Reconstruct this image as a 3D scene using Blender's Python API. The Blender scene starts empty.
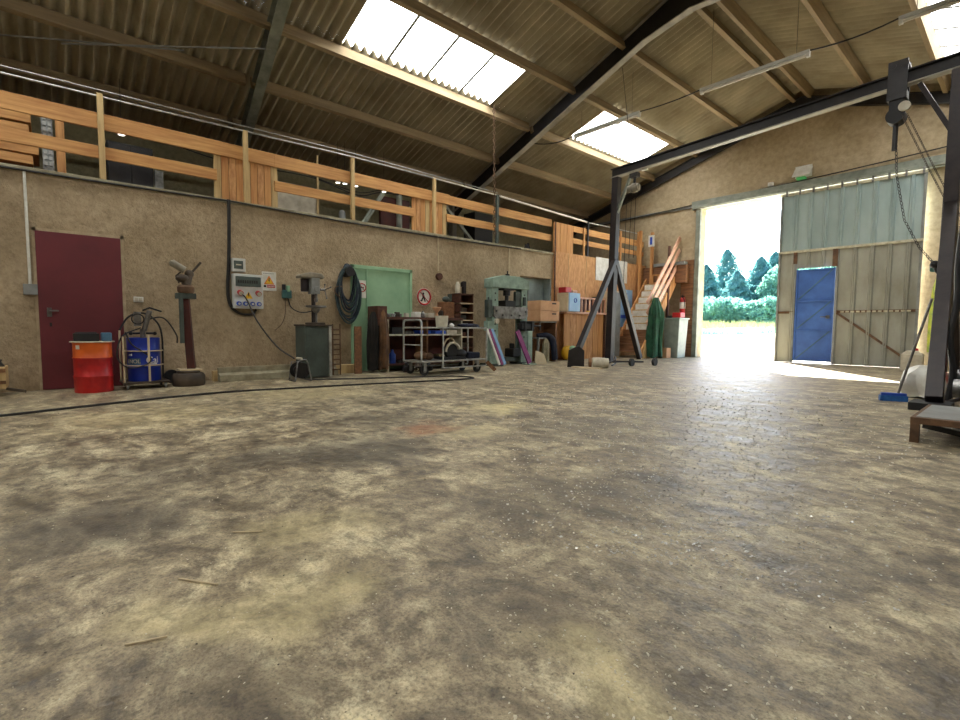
import bpy, bmesh, math, random
from mathutils import Vector, Matrix, Euler
R = random.Random(7)
SC = bpy.context.scene
COL = SC.collection
PI = math.pi

# ------------------------------------------------------------------ materials
def lin(c):
    f = lambda v: v/12.92 if v <= .04045 else ((v+.055)/1.055)**2.4
    return tuple(f(v/255) for v in c)+(1,)
class NT:
    def __init__(s, name):
        s.m = bpy.data.materials.new(name); s.m.use_nodes = True
        s.t = s.m.node_tree; s.n = s.t.nodes; s.b = s.n['Principled BSDF']
        s.out = s.n['Material Output']
    def new(s, k, **kw):
        n = s.n.new(k)
        for a, v in kw.items(): setattr(n, a, v)
        return n
    def ln(s, a, b): s.t.links.new(a, b)
    def coord(s, scale=(1,1,1)):
        tc = s.new('ShaderNodeTexCoord'); mp = s.new('ShaderNodeMapping')
        mp.inputs['Scale'].default_value = scale
        s.ln(tc.outputs['Object'], mp.inputs['Vector']); return mp.outputs[0]
    def noise(s, vec, scale, detail=6, rough=.6, dist=0):
        n = s.new('ShaderNodeTexNoise'); n.inputs['Scale'].default_value = scale
        n.inputs['Detail'].default_value = detail; n.inputs['Roughness'].default_value = rough
        n.inputs['Distortion'].default_value = dist; s.ln(vec, n.inputs['Vector']); return n.outputs['Fac']
    def ramp(s, fac, stops):
        r = s.new('ShaderNodeValToRGB'); e = r.color_ramp.elements
        while len(e) < len(stops): e.new(.5)
        for q, (p, c) in zip(e, stops): q.position = p; q.color = c if len(c) == 4 else lin(c)
        s.ln(fac, r.inputs[0]); return r.outputs[0]
    def mix(s, fac, a, b, mode='MIX'):
        m = s.new('ShaderNodeMix', data_type='RGBA', blend_type=mode)
        for sock, v in ((m.inputs[0], fac), (m.inputs[6], a), (m.inputs[7], b)):
            if isinstance(v, (int, float)): sock.default_value = v
            elif isinstance(v, tuple): sock.default_value = v
            else: s.ln(v, sock)
        return m.outputs[2]
    def math(s, op, a, b=0, clamp=False):
        m = s.new('ShaderNodeMath', operation=op, use_clamp=clamp)
        for i, v in enumerate((a, b)):
            if isinstance(v, (int, float)): m.inputs[i].default_value = v
            else: s.ln(v, m.inputs[i])
        return m.outputs[0]
    def bump(s, h, strength, dist=.02):
        b = s.new('ShaderNodeBump'); b.inputs['Strength'].default_value = strength
        b.inputs['Distance'].default_value = dist; s.ln(h, b.inputs['Height']); s.ln(b.outputs[0], s.b.inputs['Normal'])
    def set(s, **kw):
        for k, v in kw.items():
            i = s.b.inputs[k.replace('_', ' ')]
            if isinstance(v, (int, float, tuple)): i.default_value = v
            else: s.ln(v, i)

def mat(name, c, c2=None, rough=.6, metal=0, scale=5, bump=.15, stretch=(1,1,1), var=.25, lo=.35, hi=.65, bdist=.01):
    t = NT(name); a = lin(c)
    b = lin(c2) if c2 else tuple(x*(1-var) for x in a[:3])+(1,)
    v = t.coord(stretch); n = t.noise(v, scale)
    col = t.ramp(n, [(lo, b), (hi, a)])
    t.set(Base_Color=col, Metallic=metal)
    t.set(Roughness=t.math('ADD', t.math('MULTIPLY', n, .25), rough-.12))
    if bump: t.bump(t.noise(v, scale*6, 4), bump, bdist)
    return t.m

def floor_mat():
    t = NT('dirty_concrete'); v = t.coord()
    big = t.noise(v, .45, 5, .6, .4); mid = t.noise(t.coord((1,1.4,1)), 2.5, 13, .76, .5); fine = t.noise(v, 9, 10, .8); grit = t.noise(v, 95, 4, .7)
    c = t.ramp(mid, [(.36, (90,79,62)), (.45, (136,122,97)), (.53, (178,163,132)), (.61, (220,208,172))])
    c = t.mix(t.ramp(big, [(.35, (0,0,0,1)), (.62, (1,1,1,1))]), t.mix(.4, c, lin((128,120,98))), c)
    c = t.mix(.85, c, t.ramp(fine, [(.4, (.32,.3,.28,1)), (.5, (.85,.85,.85,1)), (.58, (1.1,1.1,1.08,1))]), 'MULTIPLY')
    c = t.mix(.7, c, t.ramp(grit, [(.36, (.35,.33,.3,1)), (.52, (1,1,1,1)), (.66, (1,1,1,1)), (.7, (1.5,1.5,1.45,1))]), 'MULTIPLY')
    # oil and rust stains, plus paler and darker patches with noisy edges
    tc = t.new('ShaderNodeTexCoord'); nz = t.new('ShaderNodeTexNoise'); nz.inputs['Scale'].default_value = 1.6; nz.inputs['Detail'].default_value = 8
    t.ln(tc.outputs['Object'], nz.inputs['Vector'])
    off = t.new('ShaderNodeVectorMath', operation='MULTIPLY_ADD'); t.ln(nz.outputs['Color'], off.inputs[0])
    off.inputs[1].default_value = (1.3,1.3,0); t.ln(tc.outputs['Object'], off.inputs[2])
    def floor_patch(c, x, y, r, col, amt, sx=1, sy=1):
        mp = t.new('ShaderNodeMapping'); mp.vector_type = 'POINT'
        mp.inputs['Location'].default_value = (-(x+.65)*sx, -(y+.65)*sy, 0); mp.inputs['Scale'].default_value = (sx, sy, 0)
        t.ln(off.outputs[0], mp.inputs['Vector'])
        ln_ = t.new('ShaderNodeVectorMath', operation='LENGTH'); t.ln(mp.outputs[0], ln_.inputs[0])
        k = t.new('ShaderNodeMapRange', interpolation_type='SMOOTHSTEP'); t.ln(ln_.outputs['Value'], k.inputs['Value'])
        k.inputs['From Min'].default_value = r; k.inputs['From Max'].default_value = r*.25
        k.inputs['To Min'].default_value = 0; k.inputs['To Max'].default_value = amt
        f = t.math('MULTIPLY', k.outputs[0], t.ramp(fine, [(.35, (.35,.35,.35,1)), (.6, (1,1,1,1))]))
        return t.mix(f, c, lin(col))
    dk = (46,42,36)
    for a in ((-3.1,1.85,.75,dk,.8), (-3.35,1.3,.5,dk,.7), (-2.6,.25,.45,dk,.75), (-3.35,.7,.7,dk,.45), (-1.0,1.15,.3,(60,48,36),.6),
              (-1.45,2.4,.5,dk,.55), (-1.75,1.9,.45,dk,.5), (-2.5,3.6,.9,dk,.4), (-4.2,2.4,.8,dk,.45), (-3.42,2.5,.32,(150,88,44),.75),
              (-3.85,3.6,.6,(214,200,148),.9), (-3.1,2.75,.35,(210,196,150),.6), (-1.6,.5,.35,(206,192,140),.5), (-.75,.95,.3,(206,192,140),.5),  # starts with a pale cream patch
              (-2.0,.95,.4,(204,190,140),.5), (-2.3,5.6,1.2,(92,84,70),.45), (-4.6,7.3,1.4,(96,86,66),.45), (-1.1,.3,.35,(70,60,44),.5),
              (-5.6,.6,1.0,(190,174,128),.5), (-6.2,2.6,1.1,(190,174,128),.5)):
        c = floor_patch(c, *a)
    t.set(Base_Color=c, Roughness=t.ramp(mid, [(.38, (.42,.42,.42,1)), (.62, (.62,.62,.62,1))]))
    t.b.inputs['Specular IOR Level'].default_value = .6
    h = t.math('ADD', t.math('MULTIPLY', t.noise(v, 3, 3, .5), .9), t.math('ADD', t.math('MULTIPLY', t.noise(v, 14, 3, .5), .35), t.math('MULTIPLY', t.noise(v, 70, 2, .5), .09)))
    t.bump(h, .6, .045); return t.m

def render_wall(name, c, c2, bscale=22, st=.9):
    t = NT(name); v = t.coord()
    big = t.noise(v, .8, 8, .65, .3); f = t.noise(v, bscale, 5, .65); 
    col = t.ramp(big, [(.35, c2), (.62, c)])
    col = t.mix(.5, col, t.ramp(f, [(.3, (.45,.43,.4,1)), (.6, (1,1,1,1))]), 'MULTIPLY')
    t.set(Base_Color=col, Roughness=.92); t.b.inputs['Specular IOR Level'].default_value = .2
    t.bump(f, st, .035); return t.m

def skylight_mat():
    t = NT('translucent_sheet'); v = t.coord((1,1,1))
    sp = t.noise(t.coord((3,3,3)), 1.7, 1, .5)
    st = t.noise(t.coord((.4,5,.4)), 1.5, 3, .5)
    spots = t.ramp(sp, [(.25, (.03,.028,.02,1)), (.275, (1,1,1,1))])
    streak = t.ramp(st, [(.26, (.16,.17,.09,1)), (.36, (1,1,1,1))])
    c = t.mix(1.0, spots, streak, 'MULTIPLY')
    t.set(Base_Color=lin((235,235,225)), Roughness=.6, Emission_Color=c, Emission_Strength=SKYL); return t.m

def emis(name, c, s):
    t = NT(name); t.set(Base_Color=lin(c), Emission_Color=lin(c), Emission_Strength=s); return t.m

SKYL = 6.2
M = {}
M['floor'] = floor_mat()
M['roughcast'] = render_wall('roughcast', (186,168,140), (158,140,112), 15, 1.0)
M['render_end'] = render_wall('smooth_render', (194,178,150), (168,152,122), 9, .5)
M['olive_wall'] = render_wall('olive_wall', (158,152,122), (136,130,104), 12, .3)
M['fibre'] = mat('fibre_cement', (186,178,154), (154,145,122), rough=.9, scale=1.2, bump=0)
M['fibre_rear'] = M['fibre']
M['skylight'] = skylight_mat()
M['purlin'] = mat('purlin_timber', (162,144,112), (136,118,90), scale=4, stretch=(3,.25,3), rough=.8)
M['steel_dark'] = mat('dark_and_backlit_steel', (44,42,44), (28,27,29), rough=.5, scale=6)
M['steel_post'] = mat('brown_black_steel', (50,42,42), (28,23,26), rough=.5, scale=5, metal=.3)
M['frame_grey'] = mat('grey_green_frame', (146,152,140), (108,114,104), rough=.6, scale=4)
M['frame_pale'] = mat('pale_frame_flange', (176,172,160), (140,138,128), rough=.6, scale=4)
M['galv'] = mat('galvanised', (165,168,166), (120,124,124), rough=.42, metal=.6, scale=14)
M['steel'] = mat('worn_steel', (150,150,150), (96,94,92), rough=.38, metal=.8, scale=9)
M['tube_steel'] = mat('pale_tube', (188,190,186), (140,140,136), rough=.42, metal=.35, scale=9)
M['plank_y'] = mat('orange_plank', (208,160,100), (176,122,70), rough=.7, scale=2.4, stretch=(9,.7,9), bump=.12)
M['plank_z'] = mat('orange_board', (206,156,98), (168,112,62), rough=.7, scale=2.4, stretch=(6,9,.5), bump=.12)
M['osb'] = mat('particle_board', (208,160,108), (170,118,72), rough=.75, scale=9, stretch=(1,2,.6), bump=.2)
M['plank_pale'] = mat('pale_timber', (204,178,128), (170,142,96), rough=.75, scale=3, stretch=(6,6,.5))
M['wood_dark'] = mat('dark_wood', (96,58,40), (62,34,24), rough=.75, scale=4, stretch=(5,1,5))
M['wood_red'] = mat('red_brown_board', (84,36,28), (54,22,18), rough=.7, scale=3)
M['wood_step'] = mat('brown_step', (142,100,66), (98,66,42), rough=.7, scale=4, stretch=(.6,6,6))
M['wood_pink'] = mat('pinkish_board', (226,186,160), (196,146,120), rough=.6, scale=3, stretch=(6,1,1))
M['door_red'] = mat('maroon_paint', (104,34,42), (90,28,36), rough=.5, scale=2, bump=.05)
M['door_green'] = mat('pale_green_paint', (150,188,152), (128,168,134), rough=.55, scale=2, bump=.05)
M['press_green'] = mat('press_green', (148,172,156), (116,138,126), rough=.5, scale=6)
M['door_blue'] = mat('blue_paint', (66,108,186), (50,88,158), rough=.5, scale=3, bump=.05)
M['door_greyblue'] = mat('grey_blue_paint', (158,178,180), (128,146,150), rough=.55, scale=3)
M['ribbed'] = mat('ribbed_sheet', (168,170,160), (138,138,126), rough=.55, metal=.2, scale=2, stretch=(1,1,.4))
M['ribbed_blue'] = mat('ribbed_translucent', (168,186,186), (142,162,162), rough=.5, metal=.1, scale=2, stretch=(1,1,.4))
M['rail_cream'] = mat('cream_steel', (206,204,182), (168,160,136), rough=.6, scale=10)
M['rust'] = mat('rusty_angle', (116,88,64), (80,58,42), rough=.8, scale=8)
M['drum_red'] = mat('red_drum', (198,34,30), (150,20,28), rough=.38, scale=4, bump=.1)
M['drum_orange'] = mat('orange_drum', (222,104,26), (198,74,20), rough=.38, scale=4, bump=.1)
M['drum_blue'] = mat('blue_drum', (22,58,176), (16,36,124), rough=.35, scale=3, bump=.06)
M['white'] = mat('white_plastic', (226,226,220), (200,198,188), rough=.5, scale=6, bump=.05)
M['offwhite'] = mat('offwhite', (206,200,182), (176,168,148), rough=.6, scale=6, bump=.05)
M['black'] = mat('black_rubber', (24,24,26), (14,14,16), rough=.6, scale=8)
M['blackcloth'] = mat('black_cloth', (40,36,32), (20,18,16), rough=.9, scale=5, bump=.4, bdist=.02)
M['brownleather'] = mat('brown_leather', (118,84,52), (70,48,30), rough=.7, scale=5, bump=.3)
M['navy'] = mat('navy_cloth', (36,42,62), (18,20,34), rough=.9, scale=8, bump=.3)
M['grey_box'] = mat('grey_enclosure', (206,208,204), (186,188,184), rough=.5, scale=4, bump=.03)
M['glass_dark'] = mat('smoked_cover', (92,104,100), (70,80,78), rough=.2, scale=4, bump=0)
M['red'] = mat('signal_red', (190,32,36), (160,22,28), rough=.45, scale=4, bump=.03)
M['yellow'] = mat('warning_yellow', (236,190,40), (220,170,30), rough=.5, scale=4, bump=.02)
M['orange'] = mat('orange_sign', (226,120,30), (216,104,24), rough=.5, scale=4, bump=.02)
M['blue'] = mat('mid_blue', (40,84,190), (30,66,160), rough=.45, scale=4, bump=.03)
M['light_blue'] = mat('pale_blue', (150,190,226), (120,166,210), rough=.4, scale=4, bump=.03)
M['dusk_blue'] = mat('dusty_blue', (74,112,140), (54,88,116), rough=.55, scale=6)
M['purple'] = mat('purple_paint', (140,60,116), (112,44,96), rough=.45, scale=5)
M['teal'] = mat('teal_plastic', (66,112,110), (44,84,84), rough=.5, scale=5)
M['hose'] = mat('blue_green_hose', (48,72,70), (30,44,56), rough=.45, scale=8)
M['cable'] = mat('black_cable', (34,31,29), (24,22,20), rough=.6, scale=8)
M['cable_br'] = mat('brown_cable', (92,74,54), (70,54,38), rough=.6, scale=8)
M['green_cloth'] = mat('green_cloth', (44,92,66), (26,62,44), rough=.9, scale=6, bump=.4, bdist=.03)
M['cardboard'] = mat('cardboard', (214,170,132), (196,150,112), rough=.85, scale=4, bump=.05)
M['beige'] = mat('beige_paint', (208,192,160), (184,166,134), rough=.6, scale=3)
M['grey_paint'] = mat('grey_paint', (142,146,144), (116,118,116), rough=.55, scale=4)
M['dark_green'] = mat('dark_green_paint', (74,86,80), (52,60,56), rough=.55, scale=4)
M['machine_grey'] = mat('machine_grey', (156,150,134), (118,112,98), rough=.45, scale=6, metal=.2)
M['grey_green_bin'] = mat('grey_green_bin', (150,160,152), (126,136,130), rough=.5, scale=4)
M['concrete_beam'] = mat('concrete_beam', (164,158,134), (130,122,98), rough=.9, scale=8, bump=.3)
M['oil_dark'] = mat('oily_iron', (86,74,62), (52,44,36), rough=.55, metal=.3, scale=6)
M['cyan_blue'] = mat('broom_blue', (40,104,176), (28,82,150), rough=.7, scale=30, bump=.6)
M['hivis'] = mat('yellow_green', (196,204,60), (120,150,70), rough=.8, scale=9)
M['gravel'] = mat('pale_gravel', (222,216,200), (196,190,172), rough=.95, scale=9, bump=.4, bdist=.03)
M['chip'] = mat('pale_chip', (226,222,206), (190,180,150), rough=.32, scale=3, bump=0)
M['chip_glossy'] = mat('glinting_chip', (230,230,226), (200,196,184), rough=.2, scale=3, bump=0, metal=.3)
M['chip_dark'] = mat('dark_chip', (84,74,58), (60,52,42), rough=.6, scale=3, bump=0)
M['grass'] = mat('summer_grass', (150,168,104), (190,184,142), rough=.95, scale=.6, bump=.6, bdist=.1)
def leafmat(name, a, b):
    t = NT(name); n = t.noise(t.coord(), .9); col = t.ramp(n, [(.35, b), (.65, a)])
    t.set(Base_Color=col, Roughness=.9); tr = t.new('ShaderNodeBsdfTranslucent'); t.ln(col, tr.inputs[0])
    mx = t.new('ShaderNodeMixShader'); mx.inputs[0].default_value = .55
    t.ln(t.b.outputs[0], mx.inputs[1]); t.ln(tr.outputs[0], mx.inputs[2]); t.ln(mx.outputs[0], t.out.inputs[0]); return t.m
M['leaf'] = leafmat('hazy_fir_needles', (112,166,164), (80,132,134))  # bright teal: outdoor haze put into the needle colour
M['leaf2'] = leafmat('hazy_broad_leaves', (132,184,160), (96,148,138))  # the same haze painted into the leaf colour
M['trunk'] = mat('bark', (112,92,72), rough=.9)
M['lamp_glass'] = emis('lit_lamp', (255,250,235), 3)
M['green_lens'] = emis('green_lens', (90,190,110), .15)
M['tube_white'] = mat('unlit_tube', (232,228,218), (216,210,198), rough=.35, scale=4, bump=0)

# ------------------------------------------------------------------ mesh helper
class MB:
    def __init__(s): s.v = []; s.f = []
    def add(s, vs, fs):
        k = len(s.v); s.v += [Vector(p) for p in vs]; s.f += [tuple(i+k for i in f) for f in fs]; return s
    def box(s, x0, x1, y0, y1, z0, z1):
        return s.add([(x0,y0,z0),(x1,y0,z0),(x1,y1,z0),(x0,y1,z0),(x0,y0,z1),(x1,y0,z1),(x1,y1,z1),(x0,y1,z1)],
                     [(0,3,2,1),(4,5,6,7),(0,1,5,4),(1,2,6,5),(2,3,7,6),(3,0,4,7)])
    def obox(s, c, d, rot=(0,0,0)):
        m = Euler(rot).to_matrix(); c = Vector(c)
        vs = [c+m@Vector((sx*d[0]/2, sy*d[1]/2, sz*d[2]/2)) for sx,sy,sz in ((-1,-1,-1),(1,-1,-1),(1,1,-1),(-1,1,-1),(-1,-1,1),(1,-1,1),(1,1,1),(-1,1,1))]
        return s.add(vs, [(0,3,2,1),(4,5,6,7),(0,1,5,4),(1,2,6,5),(2,3,7,6),(3,0,4,7)])
    def bar(s, p, q, w, h, up=(0,0,1)):
        p, q = Vector(p), Vector(q); d = (q-p).normalized(); up = Vector(up)
        a = d.cross(up)
        if a.length < 1e-4: a = d.cross(Vector((0,1,0)))
        a.normalize(); b = a.cross(d).normalized(); a *= w/2; b *= h/2
        vs = [p-a-b, p+a-b, p+a+b, p-a+b, q-a-b, q+a-b, q+a+b, q-a+b]
        return s.add(vs, [(0,3,2,1),(4,5,6,7),(0,1,5,4),(1,2,6,5),(2,3,7,6),(3,0,4,7)])
    def tube(s, pts, r, n=8, closed=False, caps=True):
        pts = [Vector(p) for p in pts]; N = len(pts); rs = r if isinstance(r, (list, tuple)) else [r]*N
        tan = []
        for i in range(N):
            a = pts[(i-1) % N] if (closed or i > 0) else pts[i]; b = pts[(i+1) % N] if (closed or i < N-1) else pts[i]
            d = b-a; tan.append(d.normalized() if d.length > 1e-9 else Vector((0,0,1)))
        u = tan[0].orthogonal().normalized(); vs = []
        for i in range(N):
            u = u-tan[i]*u.dot(tan[i]); u = u.normalized() if u.length > 1e-6 else tan[i].orthogonal().normalized()
            w = tan[i].cross(u)
            for k in range(n):
                a = 2*PI*k/n; vs.append(pts[i]+(u*math.cos(a)+w*math.sin(a))*rs[i])
        fs = []
        for i in range(N if closed else N-1):
            j = (i+1) % N
            for k in range(n): fs.append((i*n+k, i*n+(k+1) % n, j*n+(k+1) % n, j*n+k))
        if caps and not closed: fs += [tuple(range(n))[::-1], tuple((N-1)*n+k for k in range(n))]
        return s.add(vs, fs)
    def cyl(s, p, q, r, r2=None, n=16): return s.tube([p, q], [r, r if r2 is None else r2], n)
    def lathe(s, c, prof, n=24, axis=None):
        c = Vector(c); m = Matrix.Identity(3) if axis is None else Vector((0,0,1)).rotation_difference(Vector(axis).normalized()).to_matrix()
        vs = [c+m@Vector((r*math.cos(2*PI*k/n), r*math.sin(2*PI*k/n), z)) for r, z in prof for k in range(n)]
        fs = [(i*n+k, i*n+(k+1) % n, (i+1)*n+(k+1) % n, (i+1)*n+k) for i in range(len(prof)-1) for k in range(n)]
        fs += [tuple(range(n))[::-1], tuple((len(prof)-1)*n+k for k in range(n))]
        return s.add(vs, fs)
    def ball(s, c, r, n=14, m=9):
        if isinstance(r, (int, float)): r = (r,r,r)
        prof = [(math.sin(PI*i/m), -math.cos(PI*i/m)) for i in range(m+1)]; c = Vector(c)
        vs = [c+Vector((a*math.cos(2*PI*k/n)*r[0], a*math.sin(2*PI*k/n)*r[1], z*r[2])) for a, z in prof[1:-1] for k in range(n)]
        L = len(prof)-2; vs += [c-Vector((0,0,r[2])), c+Vector((0,0,r[2]))]
        fs = [(i*n+k, i*n+(k+1) % n, (i+1)*n+(k+1) % n, (i+1)*n+k) for i in range(L-1) for k in range(n)]
        fs += [(L*n, (k+1) % n, k) for k in range(n)]+[(L*n+1, (L-1)*n+k, (L-1)*n+(k+1) % n) for k in range(n)]
        return s.add(vs, fs)
    def prism(s, poly, d, origin=(0,0,0), u=(1,0,0), v=(0,0,1)):
        """poly in (u,v), pushed along vector d"""
        o, u, v, d = Vector(origin), Vector(u), Vector(v), Vector(d); n = len(poly)
        vs = [o+u*a+v*b for a, b in poly]; vs += [p+d for p in vs]
        return s.add(vs, [tuple(range(n)), tuple(range(n, 2*n))[::-1]]+[(i, i+n, (i+1) % n+n, (i+1) % n) for i in range(n)])
    def ring(s, c, r, t, normal, n=28, m=8):
        c = Vector(c); q = Vector((0,0,1)).rotation_difference(Vector(normal).normalized())
        return s.tube([c+q@Vector((r*math.cos(2*PI*k/n), r*math.sin(2*PI*k/n), 0)) for k in range(n)], t, m, closed=True)
    def build(s, name, m, parent=None, smooth=True, bevel=0, slots=None, label=None):
        me = bpy.data.meshes.new(name)
        base = Vector((0,0,0)); p = parent
        while p: base += p.location; p = p.parent
        me.from_pydata([v-base for v in s.v], [], s.f)
        bm = bmesh.new(); bm.from_mesh(me); bmesh.ops.recalc_face_normals(bm, faces=bm.faces); bm.to_mesh(me); bm.free()
        if smooth:
            me.polygons.foreach_set('use_smooth', [True]*len(me.polygons)); me.set_sharp_from_angle(angle=math.radians(38))
        for q in (m if isinstance(m, (list, tuple)) else [m]): me.materials.append(M[q] if isinstance(q, str) else q)
        o = bpy.data.objects.new(name, me); COL.objects.link(o)
        if parent: o.parent = parent
        if bevel:
            b = o.modifiers.new('edge', 'BEVEL'); b.width = bevel; b.segments = 2; b.limit_method = 'ANGLE'; b.angle_limit = math.radians(40)
        if label: o['label'] = label
        return o

def tag(o, label, cat, group=None, kind=None):
    if label: o['label'] = label
    if cat: o['category'] = cat
    if group: o['group'] = group
    if kind: o['kind'] = kind
    return o
def thing(name, label, cat, loc, group=None):
    o = bpy.data.objects.new(name, None); o.empty_display_size = .1; COL.objects.link(o); o.location = loc
    return tag(o, label, cat, group)
def struct(mb, name, m, **kw):
    o = mb.build(name, m, **kw)
    if not kw.get('parent'): o['kind'] = 'structure'
    return o
def copy_tree(o, loc=None, parent=None):
    c = o.copy(); COL.objects.link(c)
    if parent: c.parent = parent
    if loc is not None: c.location = loc
    for ch in list(o.children): copy_tree(ch, None, c)
    return c
def text(s, size, origin, u, v, name, m, parent, depth=.004, align='CENTER'):
    """real lettering: glyph outlines set on the plane spanned by u (reading direction) and v (up)"""
    cu = bpy.data.curves.new(name, 'FONT'); cu.body = s; cu.size = size; cu.align_x = align; cu.align_y = 'CENTER'; cu.extrude = depth/2
    tmp = bpy.data.objects.new(name, cu); me = bpy.data.meshes.new_from_object(tmp)
    u, v = Vector(u), Vector(v); w = u.cross(v); mtx = Matrix((u, v, w)).transposed()
    mb = MB(); mb.add([Vector(origin)+mtx@p.co for p in me.vertices], [tuple(p.vertices) for p in me.polygons])
    bpy.data.objects.remove(tmp); bpy.data.curves.remove(cu)
    return mb.build(name, m, parent, smooth=False)
YU, ZU, XU = (0,1,0), (0,0,1), (1,0,0)
def sag(p, q, drop, n=14):
    p, q = Vector(p), Vector(q)
    return [p.lerp(q, i/n)-Vector((0,0,drop*4*(i/n)*(1-i/n))) for i in range(n+1)]
def spline(pts, k=8):
    pts = [Vector(p) for p in pts]; P = [pts[0]*2-pts[1]]+pts+[pts[-1]*2-pts[-2]]; out = []
    for i in range(1, len(P)-2):
        a, b, c, d = P[i-1:i+3]
        for j in range(k):
            t = j/k; out.append(.5*((2*b)+(c-a)*t+(2*a-5*b+4*c-d)*t*t+(-a+3*b-3*c+d)*t**3))
    out.append(pts[-1]); return out

# ------------------------------------------------------------------ the hall
WX, EY = -8.7, 15.0           # face of the left wall, face of the end wall
RX = -4.3                     # ridge line
XL, XR, Y0 = -12.3, 3.7, -9.0
def zraf(x): return (7.96+.3*x) if x <= RX else 7.96+.3*RX-.3*(x-RX)
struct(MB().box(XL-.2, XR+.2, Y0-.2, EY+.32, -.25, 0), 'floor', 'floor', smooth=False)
# left wall: with a recess near its far end
w = MB(); w.box(-9.0, WX, Y0, 9.02, 0, 2.85); w.box(-9.0, WX, 9.02, 10.3, 2.2, 2.85)
struct(w, 'wall_left', 'roughcast', smooth=False)
struct(MB().box(-9.02, WX+.03, Y0, 10.32, 2.85, 2.9), 'trim_1', 'concrete_beam', smooth=False, bevel=.008)
struct(MB().box(-12.1, -9.0, Y0, EY, 2.62, 2.84), 'floor.001', 'wood_dark', smooth=False)
struct(MB().box(XL, -12.1, Y0, EY, 0, 4.9), 'wall_left.001', 'olive_wall', smooth=False)
struct(MB().box(-9.1, -9.0, 8.9, 10.42, 0, 2.3).box(-9.0, -8.75, 10.24, 10.3, 0, 2.2), 'wall_left.002', 'door_greyblue', smooth=False)
# end wall with the wide opening
poly = [(XL,0),(-6.84,0),(-6.84,4.5),(-1.77,4.5),(-1.77,0),(XR,0),(XR,4.75),(RX,7.13),(XL,4.72)]
struct(MB().prism(poly, (0,.3,0), (0,EY,0)), 'wall_back', 'render_end', smooth=False)
poly = [(XL,0),(XR,0),(XR,4.75),(RX,7.13),(XL,4.72)]
struct(MB().prism(poly, (0,.3,0), (0,Y0-.3,0)), 'wall_front', 'render_end', smooth=False)
struct(MB().box(XR, XR+.2, Y0, EY, 0, 4.8), 'wall_right', 'render_end', smooth=False)
# steel lining and lintel round the opening
t = MB(); t.box(-6.98, -6.84, 14.9, 15.0, 0, 4.62); struct(t, 'trim_2', 'frame_grey', smooth=False, bevel=.006)
struct(MB().box(-7.1, -1.3, 14.86, 15.0, 4.5, 4.74), 'trim_3', 'frame_grey', smooth=False, bevel=.006)
struct(MB().box(XL+.2, -7.1, 14.93, 15.0, 4.58, 4.64).box(-1.3, 3.0, 14.93, 15.0, 4.7, 4.76), 'trim_4', 'grey_paint', smooth=False)

# corrugated roof: left and right slope; the skylight sheets are cut out of it
PER, AMP, SEG = .177, .054, 10
def sheet(x0, x1, y0, y1, zoff=0, nx=1, AMP=AMP):
    n = max(2, round((y1-y0)/PER*SEG)); mb = MB(); vs = []
    for i in range(n+1):
        y = y0+(y1-y0)*i/n
        for j in range(nx+1):
            x = x0+(x1-x0)*j/nx; vs.append((x, y, zraf(x)+.475+zoff+AMP*(1-2*((1+math.cos(2*PI*y/PER))/2)**1.1)))
    fs = [(i*(nx+1)+j, (i+1)*(nx+1)+j, (i+1)*(nx+1)+j+1, i*(nx+1)+j+1) for i in range(n) for j in range(nx)]
    mb.add(vs, fs); return mb
SKY_Y = [(-8.4,-5.0), (-2.2,1.2), (4.0,7.55), (10.4,13.6)]
def snap(v): return round(v/PER)*PER
SKY_Y = [(snap(a), snap(b)) for a, b in SKY_Y]
def slope(xa, xb, xs0, xs1):
    mb = MB()
    for p in (sheet(xa, xs0, Y0-.3, EY+.4), sheet(xs1, xb, Y0-.3, EY+.4)): mb.add(p.v, p.f)
    ys = [snap(Y0-.3)]+[v for ab in SKY_Y for v in ab]+[snap(EY+.4)]
    for a, b in zip(ys[::2], ys[1::2]):
        if b > a: p = sheet(xs0, xs1, a, b); mb.add(p.v, p.f)
    return mb
struct(slope(XL-.3, RX, -8.35, -7.15), 'ceiling', 'fibre')
struct(slope(RX, XR+.3, -1.45, -.25), 'ceiling.001', 'fibre')
struct(MB().prism([(-.35,-.105),(0,0),(.35,-.105),(.35,-.085),(0,.03),(-.35,-.085)], (0,24.6,0), (RX,Y0-.3,zraf(RX)+.53)), 'ceiling.002', 'fibre', smooth=False)
k = 1
for (a, b) in SKY_Y:
    for xa, xb in ((-8.35,-7.15), (-1.45,-.25)):
        mb = sheet(xa-.06, xb+.06, a, b, .004)
        struct(mb, 'window_%d' % k, 'skylight'); k += 1
# joints between the neighbouring skylight sheets
for i, (a, b) in enumerate(SKY_Y):
    for xa, xb in ((-8.35,-7.15), (-1.45,-.25)):
        m2 = MB()
        for q in (1, 2, 3):
            y = a+(b-a)*q/4; m2.bar((xa, y, zraf(xa)+.413), (xb, y, zraf(xb)+.413), .05, .012)
        struct(m2, 'trim_%d' % (5+i*2+(xa > -5)), 'grey_paint', smooth=False)

# purlins run the length of the hall, bay by bay between the frames
FR = [-9.0, -3.0, 2.9, 9.0, 15.0]
PX = [-11.0, -9.75, -8.42, -7.05, -5.75, -4.5, -4.1, -2.85, -1.52, -.18, 1.15, 2.4]
for x in PX:
    for a, b in zip(FR[:-1], FR[1:]):
        z = zraf(x)+.21; s = .287*(1 if x < RX else -1)
        mb = MB().obox((x, (a+b)/2, z+.105), (.085, b-a-.1, .2), (0, -s, 0))
        struct(mb, 'purlin', 'purlin', smooth=False)
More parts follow.
